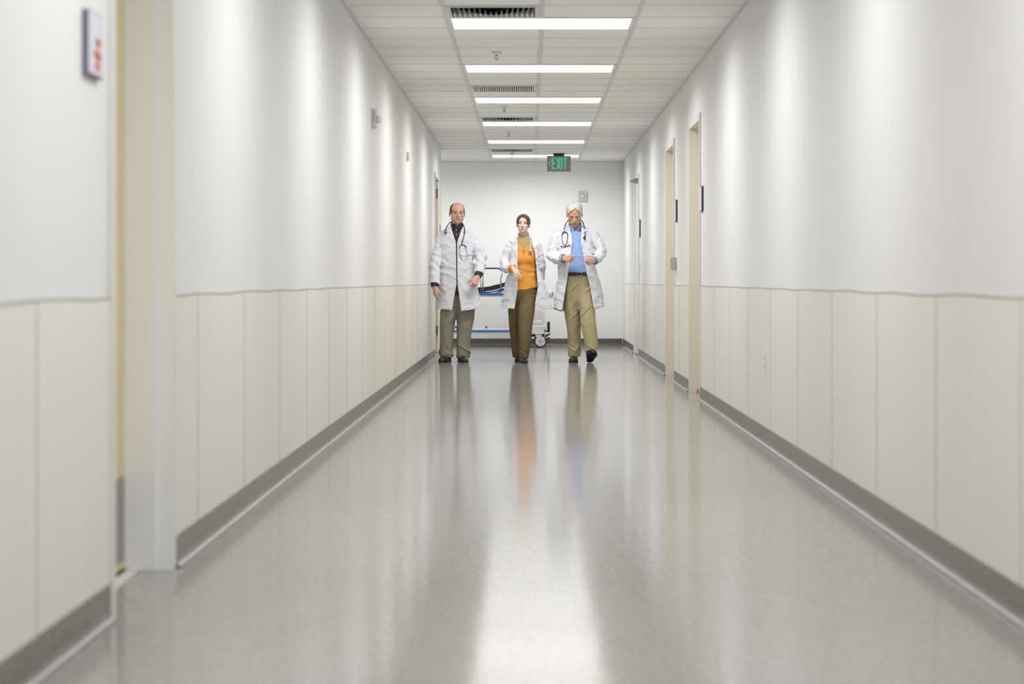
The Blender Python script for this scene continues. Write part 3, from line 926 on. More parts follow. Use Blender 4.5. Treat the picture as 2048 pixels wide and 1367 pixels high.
def smin(a, b, k):
    if k <= 0: return np.minimum(a, b)
    h = np.clip(0.5 + 0.5 * (b - a) / k, 0, 1)
    return b * (1 - h) + a * h - k * h * (1 - h)

def poly_sd(px, pz, poly):
    """signed distance to a polygon (inside negative) on a plane."""
    P = np.asarray(poly, float)
    d = np.full(np.broadcast(px, pz).shape, 1e9); ins = np.zeros(d.shape, bool)
    n = len(P)
    for i in range(n):
        a, b = P[i], P[(i + 1) % n]
        e = b - a; wx, wz = px - a[0], pz - a[1]
        t = np.clip((wx * e[0] + wz * e[1]) / max(e @ e, 1e-12), 0, 1)
        d = np.minimum(d, (wx - t * e[0]) ** 2 + (wz - t * e[1]) ** 2)
        c = ((a[1] > pz) != (b[1] > pz)) & (px < (b[0] - a[0]) * (pz - a[1]) / ((b[1] - a[1]) if abs(b[1] - a[1]) > 1e-12 else 1e-12) + a[0])
        ins ^= c
    return np.where(ins, -1, 1) * np.sqrt(d)

class Field:
    def __init__(s, lo, hi, h):
        s.h = h; s.lo = np.asarray(lo, float)
        s.n = np.ceil((np.asarray(hi, float) - s.lo) / h).astype(int) + 1
        s.A = np.full(tuple(s.n), 0.5, np.float32)
        s.ax = [s.lo[i] + h * np.arange(s.n[i]) for i in range(3)]
    def sub(s, lo, hi):
        i0 = np.clip(np.floor((lo - s.lo) / s.h).astype(int), 0, s.n)
        i1 = np.clip(np.ceil((hi - s.lo) / s.h).astype(int) + 1, 0, s.n)
        sl = tuple(slice(a, b) for a, b in zip(i0, i1))
        return sl, s.ax[0][sl[0]][:, None, None], s.ax[1][sl[1]][None, :, None], s.ax[2][sl[2]][None, None, :]
    def add(s, p, k=0.01, pad=None):
        m = (k + 4 * s.h) if pad is None else pad
        sl, X, Y, Z = s.sub(p.lo - m, p.hi + m)
        if 0 in s.A[sl].shape: return s
        d = np.broadcast_to(p.fn(X, Y, Z), s.A[sl].shape)
        s.A[sl] = smin(s.A[sl], d, k)
        return s
    def cut(s, p, k=0.004, pad=None):
        m = (k + 4 * s.h) if pad is None else pad
        sl, X, Y, Z = s.sub(p.lo - m, p.hi + m)
        if 0 in s.A[sl].shape: return s
        d = np.broadcast_to(p.fn(X, Y, Z), s.A[sl].shape)
        s.A[sl] = -smin(-s.A[sl], d, k)
        return s
    def clip(s, fn):
        """keep only where fn < 0 (whole grid)."""
        X, Y, Z = s.ax[0][:, None, None], s.ax[1][None, :, None], s.ax[2][None, None, :]
        s.A = np.maximum(s.A, fn(X, Y, Z)).astype(np.float32)
        return s
    def front_cut(s, poly, ymax):
        """remove everything in front of ymax whose (x,z) falls in the polygon."""
        D = poly_sd(s.ax[0][:, None], s.ax[2][None, :], poly)[:, None, :]
        Y = s.ax[1][None, :, None]
        s.A = np.maximum(s.A, -np.maximum(D, Y - ymax)).astype(np.float32)
        return s
    def raise_(s, poly, amt, ymax, edge=0.003):
        D = poly_sd(s.ax[0][:, None], s.ax[2][None, :], poly)
        m = np.clip(0.5 - D / (2 * edge), 0, 1)
        j = int(np.clip((ymax - s.lo[1]) / s.h, 0, s.n[1]))
        s.A[:, :j, :] -= (amt * m)[:, None, :].astype(np.float32)
        return s
    def disp(s, fn, band=0.017):
        i = np.nonzero(np.abs(s.A) < band)
        s.A[i] += fn(s.ax[0][i[0]], s.ax[1][i[1]], s.ax[2][i[2]]).astype(np.float32)
        return s
    def front(s, x, z):
        """y of the first surface met coming from the camera's side."""
        i = int(round((x - s.lo[0]) / s.h)); k = int(round((z - s.lo[2]) / s.h))
        if not (0 <= i < s.n[0] and 0 <= k < s.n[2]): return None
        c = s.A[i, :, k]
        w_ = np.nonzero(c < 0)[0]
        if len(w_) == 0: return None
        j = w_[0]
        if j == 0: return s.ax[1][0]
        t = c[j - 1] / (c[j - 1] - c[j])
        return s.ax[1][j - 1] + t * s.h
    def mesh(s, relax=1):
        A = s.A
        A[0] = A[-1] = 0.1; A[:, 0] = A[:, -1] = 0.1; A[:, :, 0] = A[:, :, -1] = 0.1
        I = A < 0
        c = np.zeros(tuple(np.array(A.shape) - 1), np.uint8)
        sx, sy, sz = c.shape
        for a in (0, 1):
            for b in (0, 1):
                for d in (0, 1):
                    c += I[a:a + sx, b:b + sy, d:d + sz]
        act = np.argwhere((c > 0) & (c < 8))
        del c
        flat = (act[:, 0] * sy + act[:, 1]) * sz + act[:, 2]
        cor = {}
        for a in (0, 1):
            for b in (0, 1):
                for d in (0, 1):
                    cor[(a, b, d)] = A[act[:, 0] + a, act[:, 1] + b, act[:, 2] + d].astype(float)
        P = np.zeros((len(act), 3)); N = np.zeros(len(act))
        keys = list(cor)
        for p in keys:
            for q in keys:
                df = [q[i] - p[i] for i in range(3)]
                if sum(abs(v) for v in df) == 1 and sum(df) == 1:
                    a, b = cor[p], cor[q]
                    m = (a < 0) != (b < 0)
                    t = np.where(m, a / np.where(m, a - b, 1), 0)
                    for i in range(3):
                        P[:, i] += np.where(m, p[i] + t * df[i], 0)
                    N += m
        P = P / N[:, None]
        verts = s.lo + (act + P) * s.h
        quads = []
        def idx(i, j, k): return np.searchsorted(flat, (i * sy + j) * sz + k)
        for axis in range(3):
            a0 = [slice(None)] * 3; a1 = [slice(None)] * 3
            a0[axis] = slice(0, -1); a1[axis] = slice(1, None)
            u, v = (axis + 1) % 3, (axis + 2) % 3
            for q in (a0, a1):
                q[u] = slice(1, -1); q[v] = slice(1, -1)
            i0 = I[tuple(a0)]; i1 = I[tuple(a1)]
            for flip, m in ((False, i0 & ~i1), (True, ~i0 & i1)):
                e = np.argwhere(m)
                if len(e) == 0: continue
                e[:, u] += 1; e[:, v] += 1
                def cell(du, dv):
                    w2 = e.copy(); w2[:, u] -= du; w2[:, v] -= dv
                    return idx(w2[:, 0], w2[:, 1], w2[:, 2])
                qd = np.stack([cell(1, 1), cell(0, 1), cell(0, 0), cell(1, 0)], 1)
                if flip: qd = qd[:, ::-1]
                quads.append(qd)
        Q = np.concatenate(quads)
        for _ in range(relax):
            acc = np.zeros_like(verts); cnt = np.zeros(len(verts))
            for k in range(4):
                a, b = Q[:, k], Q[:, (k + 1) % 4]
                for i in range(3):
                    acc[:, i] += np.bincount(a, verts[b, i], len(verts)) + np.bincount(b, verts[a, i], len(verts))
                cnt += np.bincount(a, minlength=len(verts)) + np.bincount(b, minlength=len(verts))
            verts = 0.5 * verts + 0.5 * acc / cnt[:, None]
        return verts, Q

def biggest(Q, nv, keep=0.02):
    """drop loose crumbs: keep connected pieces holding at least `keep` of the vertices."""
    lab = np.arange(nv)
    for _ in range(200):
        old = lab.copy()
        m = lab[Q].min(1)
        for k in range(4): np.minimum.at(lab, Q[:, k], m)
        lab = lab[lab]
        if (lab == old).all(): break
    cnt = np.bincount(lab, minlength=nv)
    return cnt[lab[Q[:, 0]]] > keep * nv

def skin(F, name, m, parent=None, at=None, color=None, relax=1, clean=False, **kw):
    verts, Q = F.mesh(relax)
    if clean:
        Q = Q[biggest(Q, len(verts))]
        used = np.zeros(len(verts), bool); used[Q.ravel()] = True
        re_ = np.cumsum(used) - 1
        verts = verts[used]; Q = re_[Q]
    o0 = np.array(at if at is not None else (origin(parent) if parent else (0, 0, 0)), float)
    me = bpy.data.meshes.new(name)
    me.vertices.add(len(verts)); me.vertices.foreach_set('co', (verts - o0).astype(np.float32).ravel())
    me.loops.add(Q.size); me.loops.foreach_set('vertex_index', Q.astype(np.int32).ravel())
    me.polygons.add(len(Q)); me.polygons.foreach_set('loop_start', np.arange(0, Q.size, 4, dtype=np.int32))
    me.polygons.foreach_set('use_smooth', np.ones(len(Q), bool))
    me.update(calc_edges=True)
    if color is not None:
        c = np.ones((len(verts), 4), np.float32); c[:, :3] = color(verts)
        at_ = me.color_attributes.new('Col', 'FLOAT_COLOR', 'POINT')
        at_.data.foreach_set('color', c.ravel())
    me.materials.append(m)
    o = bpy.data.objects.new(name, me)
    COL.objects.link(o)
    if parent:
        o.parent = parent
        po = origin(parent)
        o.location = tuple(o0 - np.array(po))
    else:
        o.location = tuple(o0)
    ORG[o.name] = tuple(o0)
    return tag(o, **kw)

def L3(c): return np.array(lin(c)[:3])

# ------------------------------------------------------------------ anatomy
class Head:
    """local axes: x = picture right, f = out of the face, z = crown; origin between the eyes at skull centre."""
    def __init__(s, c, yaw=0, pitch=0, roll=0, sc=1.0, wide=1.0):
        # yaw > 0 turns the face to the picture's right, pitch > 0 bows it
        y, p, r = [math.radians(a) for a in (yaw, pitch, roll)]
        f = V(math.sin(y) * math.cos(p), -math.cos(y) * math.cos(p), -math.sin(p))
        x = unit(np.cross(f, V(0, 0, 1))) * -1
        x = unit(V(math.cos(y), math.sin(y), 0))
        z = np.cross(x, f) * -1
        z = unit(z if z[2] > 0 else -z)
        x2 = x * math.cos(r) + z * math.sin(r); z2 = z * math.cos(r) - x * math.sin(r)
        s.c = np.asarray(c, float); s.R = np.stack([x2, f, z2], 1); s.sc = sc; s.wd = wide
    def p(s, x, f, z): return s.c + s.R @ (V(x * s.wd, f, z) * s.sc)
    def local(s, v): return ((v - s.c) @ s.R) / s.sc / V(s.wd, 1, 1)
    def ell(s, c, r, rot=None):
        R = s.R if rot is None else s.R @ rot
        return ell(s.p(*c), V(r[0] * s.wd, r[1], r[2]) * s.sc, R)
    def cone(s, a, b, r0, r1): return cone(s.p(*a), s.p(*b), r0 * s.sc, r1 * s.sc)
    def skull(s, off=0.0): return [s.ell((0, -0.018, 0.030), (0.077 + off, 0.098 + off, 0.086 + off)), s.ell((0, 0.030, 0.045), (0.064 + off, 0.055 + off, 0.055 + off))]

def build_head(F, H, male=True, mouth=0.0, moustache=False):
    A = lambda p, k=0.012: F.add(p, k)
    A(H.ell((0, -0.018, 0.030), (0.076, 0.098, 0.086)))
    A(H.ell((0, 0.030, 0.045), (0.064, 0.055, 0.055)), 0.02)             # forehead
    A(H.ell((0, 0.026, -0.040), (0.062 if male else 0.055, 0.058, 0.066)), 0.025)
    A(H.ell((0, 0.063, -0.095), (0.027 if male else 0.020, 0.024, 0.021)), 0.022)   # chin
    for s in (-1, 1):
        A(H.ell((s * (0.048 if male else 0.038), 0.000, -0.060), (0.019 if male else 0.013, 0.030, 0.026)), 0.03)   # jaw corner
        A(H.ell((s * (0.046 if male else 0.043), 0.056, -0.022), (0.022 if male else 0.019, 0.019, 0.016)), 0.02)            # cheekbone
        A(H.ell((s * 0.030, 0.079, 0.020), (0.028, 0.015, 0.009)), 0.012)            # brow
        F.cut(H.ell((s * 0.032, 0.0975, 0.001), (0.021, 0.021, 0.014)), 0.009)       # socket
        A(H.ell((s * 0.032, 0.070, -0.001), (0.0135, 0.0145, 0.0125)), 0.004)        # eye
        e = Matrix.Rotation(math.radians(14 * s), 3, 'Z')
        A(H.ell((s * 0.080, -0.014, -0.010), (0.008, 0.019, 0.031), np.array(e)), 0.006)   # ear
        F.cut(H.ell((s * 0.090, -0.010, -0.008), (0.006, 0.011, 0.018), np.array(e)), 0.006)
    A(H.cone((0, 0.080, 0.012), (0, 0.100, -0.030), 0.008, 0.0105), 0.010)          # nose
    A(H.ell((0, 0.100, -0.034), (0.0115, 0.012, 0.010)), 0.006)
    for s in (-1, 1): A(H.ell((s * 0.012, 0.090, -0.037), (0.0085, 0.011, 0.008)), 0.006)
    A(H.ell((0, 0.074, -0.068), (0.030, 0.018, 0.020)), 0.014)                      # muzzle
    A(H.ell((0, 0.0885, -0.0625), (0.021, 0.007, 0.0048)), 0.004)
    A(H.ell((0, 0.087, -0.0735), (0.018, 0.0075, 0.006)), 0.004)
    F.cut(H.ell((0, 0.096, -0.0675), (0.024, 0.008, 0.0018 + mouth)), 0.003)

def face_color(H, skin_rgb, lips, brow, eye=(58, 44, 36), stubble=None, flush=(196, 120, 100), browz=0.022, eye_open=1.0):
    sk, lp, bw, fl = L3(skin_rgb), L3(lips), L3(brow), L3(flush)
    wh, ir = L3((170, 160, 150)), L3(eye)
    def fn(v):
        q = H.local(v); x, f, z = q[:, 0], q[:, 1], q[:, 2]
        C = np.tile(sk, (len(v), 1))
        near = (np.abs(x) < 0.1) & (np.abs(z) < 0.16) & (np.abs(f) < 0.14)
        def mix(m, col):
            m = np.where(near, np.clip(m, 0, 1), 0)[:, None]
            C[:] = C * (1 - m) + col * m
        fr = f > 0.045
        if stubble is not None:
            mix(np.where(fr & (z < -0.035) & (z > -0.12), 0.35, 0) * np.clip((0.056 - np.abs(x)) / 0.01, 0, 1), L3(stubble))
        for s in (-1, 1):
            mix(0.28 * np.exp(-(((x - s * 0.042) / 0.018) ** 2 + ((z + 0.030) / 0.014) ** 2)) * fr, fl)
            mix(0.5 * np.exp(-((np.abs(x) - 0.08) / 0.012) ** 2), fl) if s > 0 else None
        mix(0.5 * np.exp(-((x / 0.016) ** 2 + ((z + 0.036) / 0.012) ** 2)) * (f > 0.09), fl)
        hw = 0.024
        up = (z + 0.0625) / 0.0055; lo = (z + 0.0745) / 0.007
        lipm = np.where(np.abs(x) < hw, np.maximum(1 - up ** 2 - (x / hw) ** 2 * 0.9, 1 - lo ** 2 - (x / (hw * 0.92)) ** 2), 0)
        mix(np.clip(lipm * 3, 0, 1) * (f > 0.07), lp)
        mix(np.where((np.abs(x) < hw) & (np.abs(z + 0.0678 - 0.0) < 0.0016) & (f > 0.06), 0.75, 0), lp * 0.3)
        for s in (-1, 1):
            u = (x - s * 0.032) / 0.0145
            alm = 1 - np.abs(u) ** 2
            m = np.where((np.abs(u) < 1) & (np.abs(z + 0.001 * eye_open + 0.004 * (1 - eye_open)) < 0.0056 * alm * eye_open) & (f > 0.05), 1.0, 0)
            mix(m, wh)
            mi = np.where((np.abs(x - s * 0.032) < 0.0066) & (np.abs(z + 0.0005 + 0.004 * (1 - eye_open)) < (0.0058 * alm + 0.0006) * eye_open) & (f > 0.05), 1.0, 0)
            mix(mi, ir)
            ml = np.where((np.abs(u) < 1.12) & (np.abs(z + 0.001 - (0.0062 * eye_open - 0.006 * (1 - eye_open)) * np.maximum(alm, 0.02)) < 0.0019) & (f > 0.045), 0.9, 0)
            mix(ml, bw * 0.6)
            ub = (x - s * 0.033) / 0.022
            zb = browz + 0.003 * (1 - (ub + 0.25 * s) ** 2)
            mix(np.where((np.abs(ub) < 1) & (f > 0.045), np.clip(1.3 - np.abs(z - zb) / 0.0042, 0, 1), 0) * 0.9, bw)
        return C
    return fn

def build_hand(F, W, d, n, side, curls, spread=0.0, sc=1.0, thumb=(0.55, 0.7, 0.35), tcurl=25, kf=0.003):
    """W wrist, d towards the knuckles, n out of the palm, side +1: thumb towards cross(d,n)."""
    W = np.asarray(W, float); d = unit(d); n = np.asarray(n, float); n = unit(n - d * (n @ d))
    l = np.cross(d, n) * side
    ks = []
    offs = [0.028, 0.0095, -0.009, -0.026]; reach = [0.090, 0.094, 0.089, 0.080]
    lens = [0.074, 0.082, 0.076, 0.060]
    F.add(cone(W - d * 0.03 * sc, W + d * 0.015 * sc, 0.026 * sc, 0.0245 * sc), 0.01)
    for i in range(4):
        kn = W + (d * reach[i] + l * offs[i] - n * 0.004) * sc
        ks.append(kn)
        F.add(cone(W + (d * 0.012 + l * offs[i] * 0.55) * sc, kn, 0.0185 * sc, 0.0125 * sc), 0.012)
    F.add(cone(W + (d * 0.02 + l * 0.018 + n * 0.008) * sc, W + (d * 0.058 + l * 0.022 + n * 0.010) * sc, 0.017 * sc, 0.014 * sc), 0.012)
    F.add(cone(W + (d * 0.02 - l * 0.018 + n * 0.006) * sc, W + (d * 0.06 - l * 0.020 + n * 0.006) * sc, 0.014 * sc, 0.012 * sc), 0.012)
    for i in range(4):
        a = 0.0; p = ks[i]; fr = [0.46, 0.30, 0.24]; rr = [0.0098, 0.0088, 0.0080, 0.0068]
        if i == 3: rr = [r * 0.88 for r in rr]
        dl = unit(d + l * spread * (1.5 - i) * 0.5)
        segs = []
        for j in range(3):
            a += math.radians(curls[i][j] if hasattr(curls[i], '__len__') else curls[i])
            v = dl * math.cos(a) + n * math.sin(a)
            q = p + v * lens[i] * fr[j] * sc
            segs.append(cone(p, q, rr[j] * sc, rr[j + 1] * sc)); p = q
        F.add(union(segs, 0.003), kf)
    p = W + (d * 0.024 + l * 0.024 + n * 0.006) * sc
    v = unit(d * thumb[0] + l * thumb[1] + n * thumb[2])
    segs = []; rr = [0.0125, 0.0112, 0.0100, 0.0080]
    ax = unit(np.cross(v, d * 0.6 - l * 0.5 + n * 0.8))
    for j, ln in enumerate((0.042, 0.034, 0.028)):
        q = p + v * ln * sc
        segs.append(cone(p, q, rr[j] * sc, rr[j + 1] * sc)); p = q
        Rm = np.array(Matrix.Rotation(math.radians(tcurl), 3, Vector(ax)))
        v = Rm @ v
    F.add(union(segs, 0.004), 0.006)

def build_shoe(name, parent, toe, heel, mtl, tilt=0.0, width=0.048, lift=0.0, heel_h=0.02, pump=False, lace=False, sole_m=None):
    """toe and heel: (x, y) ground points; tilt lifts the toe (degrees) about the heel."""
    toe = V(*toe, 0); heel = V(*heel, 0)
    f = unit(toe - heel); L = np.linalg.norm(toe - heel)
    s_ = V(-f[1], f[0], 0); up = V(0, 0, 1)
    t = math.radians(tilt)
    f2 = f * math.cos(t) + up * math.sin(t); u2 = up * math.cos(t) - f * math.sin(t)
    R = np.stack([s_, f2, u2], 1)
    base = heel + up * lift
    def P(x, y, z): return base + R @ V(x, y * L, z)
    F = Field(np.min([P(a, b, c) for a in (-.08, .08) for b in (-.1, 1.1) for c in (-.03, .16)], 0), np.max([P(a, b, c) for a in (-.08, .08) for b in (-.1, 1.1) for c in (-.03, .16)], 0), 0.003)
    w_ = width
    # upper
    F.add(ell(P(0, 0.70, 0.020), (w_, 0.30 * L, 0.047 if not pump else 0.034), R), 0.01)
    F.add(ell(P(0, 0.22, 0.030 + heel_h * 0.5), (w_ * 0.76, 0.23 * L, 0.052), R), 0.02)
    F.add(cone(P(0, 0.72, 0.030), P(0, 0.30, 0.066), w_ * 0.55, w_ * 0.68), 0.03)
    if not pump:
        F.add(cone(P(0, 0.22, 0.06), P(0, 0.20, 0.10), w_ * 0.72, w_ * 0.78), 0.02)
    F.clip(lambda X, Y, Z: -((X - base[0]) * u2[0] + (Y - base[1]) * u2[1] + (Z - base[2]) * u2[2]) + 0.012)
    if not pump:
        e = P(0, 0.15, 0.112)
        F.clip(lambda X, Y, Z: ((X - e[0]) * u2[0] + (Y - e[1]) * u2[1] + (Z - e[2]) * u2[2]))
    # tongue seam and toe-cap ridge
    o = skin(F, name, mtl, parent)
    # sole
    G = Field(F.lo, F.lo + F.h * (F.n - 1), 0.003)
    zc = 0.008
    G.add(ell(P(0, 0.68, zc), (w_ * 1.06, 0.34 * L, 0.05), R), 0.005)
    G.add(ell(P(0, 0.22, zc), (w_ * 0.82, 0.25 * L, 0.05), R), 0.04)
    def soleclip(X, Y, Z):
        h = (X - base[0]) * u2[0] + (Y - base[1]) * u2[1] + (Z - base[2]) * u2[2]
        return np.maximum(h - 0.016, -h)
    G.clip(soleclip)
    skin(G, 'sole', sole_m or M['black'], o)
    return o, P

def tube_on(F, pts, r, lift=0.0, seg=10, z_off=None):
    """smooth path through (x, z[, y]) points laid on the front of field(s) F."""
    out = []
    P = [np.array(p, float) for p in pts]
    n = len(P); res = []
    for i in range(n - 1):
        p0, p1, p2, p3 = P[max(i - 1, 0)], P[i], P[i + 1], P[min(i + 2, n - 1)]
        for t in np.linspace(0, 1, 8, endpoint=False):
            res.append(0.5 * ((2 * p1) + (-p0 + p2) * t + (2 * p0 - 5 * p1 + 4 * p2 - p3) * t ** 2 + (-p0 + 3 * p1 - 3 * p2 + p3) * t ** 3))
    res.append(P[-1])
    return res
# ------------------------------------------------------------------ the three people
M['coat'] = mat('white_coat_cotton', (222, 222, 227), 0.85, spec=0.15, bump=0.10, bscale=700, sheen=0.1)
M['skin'] = mat('skin', (200, 150, 125), 0.5, spec=0.35, attr='Col', sss=0.05)
M['hair_brown'] = mat('brown_hair', (86, 64, 40), 0.5, spec=0.4, noise=0.35, scale=160, stretch=(1, 1, 0.25), bump=0.5, bscale=260)
M['hair_dark'] = mat('short_dark_hair', (64, 52, 42), 0.7, noise=0.3, scale=300, bump=0.4, bscale=400)
M['hair_white'] = mat('white_hair', (196, 192, 182), 0.6, noise=0.10, scale=150, stretch=(1, 1, 0.35), bump=0.6, bscale=220)
M['brown_shirt'] = mat('dark_brown_shirt', (52, 44, 38), 0.8, noise=0.08, scale=90)
M['olive_trousers'] = mat('grey_olive_trousers', (142, 137, 119), 0.85, noise=0.04, scale=300, bump=0.15, bscale=600)
M['brown_leather'] = mat('brown_leather', (62, 42, 26), 0.38, noise=0.15, scale=40)
M['black_leather'] = mat('black_leather', (24, 23, 26), 0.4, noise=0.1, scale=40)
M['dark_wine_leather'] = mat('dark_wine_leather', (44, 26, 24), 0.3)
M['orange_knit'] = mat('orange_knit', (228, 156, 72), 0.9, spec=0.15, noise=0.05, scale=260, bump=0.25, bscale=420)
M['khaki_knit'] = mat('khaki_knit', (168, 150, 106), 0.9, noise=0.06, scale=300, bump=0.2, bscale=420)
M['brown_trousers'] = mat('brown_wool_trousers', (112, 95, 66), 0.9, noise=0.08, scale=350, bump=0.15, bscale=600)
M['khaki_trousers'] = mat('khaki_twill', (178, 165, 126), 0.85, noise=0.04, scale=300, bump=0.15, bscale=600)
M['blue_shirt'] = mat('light_blue_shirt', (146, 174, 224), 0.85, noise=0.04, scale=400)
M['navy_tube'] = mat('navy_tubing', (30, 32, 88), 0.35)
M['pink_tube'] = mat('pale_pink_tubing', (222, 206, 222), 0.35)
M['button'] = mat('pearl_button', (216, 214, 208), 0.3)
M['glass'] = bpy.data.materials.new('clear_glass'); M['glass'].use_nodes = True
_b = M['glass'].node_tree.nodes['Principled BSDF']
_b.inputs['Transmission Weight'].default_value = 1.0; _b.inputs['Roughness'].default_value = 0.02; _b.inputs['IOR'].default_value = 1.05
M['nail'] = M['skin']
T_COAT = 0.011

class Fig:
    def __init__(s, Yd): s.Y = Yd; s.s = F_PX / Yd
    def P(s, px, py, dy=0.0):
        y = s.Y + dy
        return V((px - VPX) * y / F_PX, y, CAM_Z + (VPY - py) * y / F_PX)
    def sec(s, py, cx, hw, ry, dy=0.0):
        p = s.P(cx, py, 0)
        return (p[2], p[0], s.Y + dy, hw / s.s, ry)
    def secs(s, L): return [s.sec(*a) for a in L]
    def poly(s, L, dy=-0.13): return [(s.P(a, b, dy)[0], s.P(a, b, dy)[2]) for a, b in L]
    def box(s, x0, x1, y0, y1, py0, py1):
        a = s.P(x0, py1); b = s.P(x1, py0)
        return V(a[0], s.Y + y0, a[2]), V(b[0], s.Y + y1, b[2])
    def hem(s, L, dy=-0.1):
        q = sorted((s.P(a, b, dy)[0], s.P(a, b, dy)[2]) for a, b in L)
        xs = [a for a, _ in q]; zs = [b for _, b in q]
        return lambda X: np.interp(X, xs, zs)

def drape(z_top, z_hem, a=0.011, b=0.007, seed=0.0):
    def fn(x, y, z):
        t = np.clip((z_top - z) / (z_top - z_hem), 0, 1.1)
        v = vnoise(x * 12 + seed, y * 12 + 3.1, z * 2.0 + seed) * a * 2 * (0.25 + 0.9 * t ** 1.5)
        q = -b * ridge(x * 7 + z * 9 + seed, y * 7, z * 11 - x * 6 + seed) * (1 - 0.45 * t)
        q2 = -b * 0.8 * ridge(x * 8 - z * 10 + seed * 1.7, y * 7, z * 10 + x * 7) * (1 - 0.3 * t)
        r = vnoise(x * 30 + seed * 2, y * 30, z * 16) * 0.004
        return v + q + q2 + r + 0.004
    return fn

def sleeve_creases(pts, amp=0.0065, freq=62.0):
    """ring-like creases gathered at the elbow."""
    e = pts[len(pts) // 2][0]
    def fn(x, y, z):
        r2 = (x - e[0]) ** 2 + (y - e[1]) ** 2 + (z - e[2]) ** 2
        wv = np.exp(-r2 / (2 * 0.10 ** 2)) * (0.35 + 1.3 * np.clip(vnoise(x * 16, y * 16, z * 9) + 0.5, 0, 1))
        ph = (z - e[2]) * freq + (x - e[0]) * freq * 0.45 + 6 * vnoise(x * 12, y * 12, z * 12)
        return wv * amp * np.sin(ph)
    return fn

def coat(fig, parent, torso, hem, arms, extra, opening, box, lapels, raised, seed, ymax_open, k=0.009, name='lab_coat', collar_cut=()):
    """arms: list of (points [(p, r)...]); extra: shoulder/collar prims as (p0, p1, r0, r1). Returns the outer field for draping."""
    secs = fig.secs(torso)
    lo, hi = box
    A = Field(lo, hi, 0.0040); B = Field(lo, hi, 0.0040)
    hz = fig.hem(hem)
    L0 = loft(secs, 2.35, 0.02)
    Lo = Prim(lambda X, Y, Z: np.maximum(L0.fn(X, Y, Z), hz(X) - Z), L0.lo, L0.hi)
    Li = loft([(secs[-1][0] - 0.12,) + tuple(secs[-1][1:])] + secs, 2.35, 0.0, off=-T_COAT)
    A.add(Lo, 0.01); B.add(Li, 0.01)
    for p0, p1, r0, r1 in extra:
        A.add(cone(p0, p1, r0, r1), 0.028)
        B.add(cone(p0, p1, r0 - T_COAT, r1 - T_COAT), 0.028)
    for a in arms:
        pts = a
        n = pts[-1][0] - pts[-2][0]
        c = cutp(chain(pts + [(pts[-1][0] + unit(n) * 0.04, pts[-1][1])], 0.015), pts[-1][0], n)
        A.add(c, k)
        B.add(chain(pts + [(pts[-1][0] + unit(n) * 0.06, pts[-1][1])], 0.015, -T_COAT), k)
    zt = secs[0][0]; zh = secs[-1][0]
    f = drape(zt, zh, seed=seed)
    A.disp(f); B.disp(f)
    for a in arms:
        g = sleeve_creases(a); A.disp(g); B.disp(g)
    for poly, amt in raised: A.raise_(fig.poly(poly), amt, fig.Y - 0.02)
    for poly, amt in lapels: A.raise_(fig.poly(poly), amt, fig.Y - 0.0, 0.0025)
    out = Field(lo, hi, 0.0040); out.A = A.A.copy()
    A.A = np.maximum(A.A, -B.A)
    A.front_cut(fig.poly(opening), ymax_open)
    for q_, ym_ in collar_cut: A.front_cut(fig.poly(q_, -.03), ym_)
    skin(A, name, M['coat'], parent, relax=1, clean=True)
    return out

def path(P, sub=8):
    P = [np.array(p, float) for p in P]
    n = len(P); res = []
    for i in range(n - 1):
        p0, p1, p2, p3 = P[max(i - 1, 0)], P[i], P[i + 1], P[min(i + 2, n - 1)]
        for t in np.linspace(0, 1, sub, endpoint=False):
            res.append(0.5 * ((2 * p1) + (-p0 + p2) * t + (2 * p0 - 5 * p1 + 4 * p2 - p3) * t ** 2 + (-p0 + 3 * p1 - 3 * p2 + p3) * t ** 3))
    res.append(P[-1])
    return res

def lay(fig, F, pts, r, lift=0.001):
    """pts (px, py[, dy]); without dy the point lies on the front of F."""
    out = []
    for p in pts:
        if len(p) == 3: out.append(fig.P(*p)); continue
        q = fig.P(p[0], p[1], -0.13)
        y = F.front(q[0], q[2])
        out.append(V(q[0], (fig.Y - 0.12 if y is None else y) - r - lift, q[2]))
    return path(out)

def body_core(F, fig, torso, arms, legs, neck, H):
    """everything under the clothes, one skin with head and hands."""
    F.add(loft(fig.secs(torso), 2.2, 0.0), 0.02)
    for a in arms: F.add(chain(a, 0.02), 0.03)
    for a in legs: F.add(chain(a, 0.02), 0.03)
    F.add(cone(*neck), 0.025)

# ================================================================== left: bald man in glasses
g = Fig(24.75); P = g.P
base = P(913, 561.5); base = (base[0], g.Y, 0)
H1 = Head(P(914.6, 425.9, -0.03), yaw=9, pitch=0, roll=-1, sc=1.03, wide=1.02)
armL = [(P(883, 479.5, .01), .066), (P(873.5, 512, -.05), .063), (P(870.2, 532, -.10), .058), (P(869.4, 551, -.15), .055), (P(868.8, 567.5, -.18), .053)]
armR = [(P(943, 478, .01), .066), (P(957.5, 501, -.03), .066), (P(962, 514, -.05), .064), (P(960.5, 530, -.11), .057), (P(957.5, 547, -.18), .050)]
F = Field(*g.box(850, 975, -.36, .2, 400, 727), h=0.0032)
body_core(F, g, [(466, 912, 24, .07), (490, 912, 29, .095), (530, 912, 28, .095), (560, 913, 27, .085), (580, 914, 22, .06), (597, 914.5, 12, .04)],
          [[(p, r - .026) for p, r in armL], [(p, r - .026) for p, r in armR]],
          [[(P(899, 585), .055), (P(894, 650), .050), (P(892, 705), .038), (P(890, 716, -.05), .03)], [(P(929, 585), .055), (P(928, 650), .050), (P(926, 705), .038), (P(928, 716, -.05), .03)]],
          (P(914.0, 437, .022), P(913, 470, .035), .053, .060), H1)
build_head(F, H1)
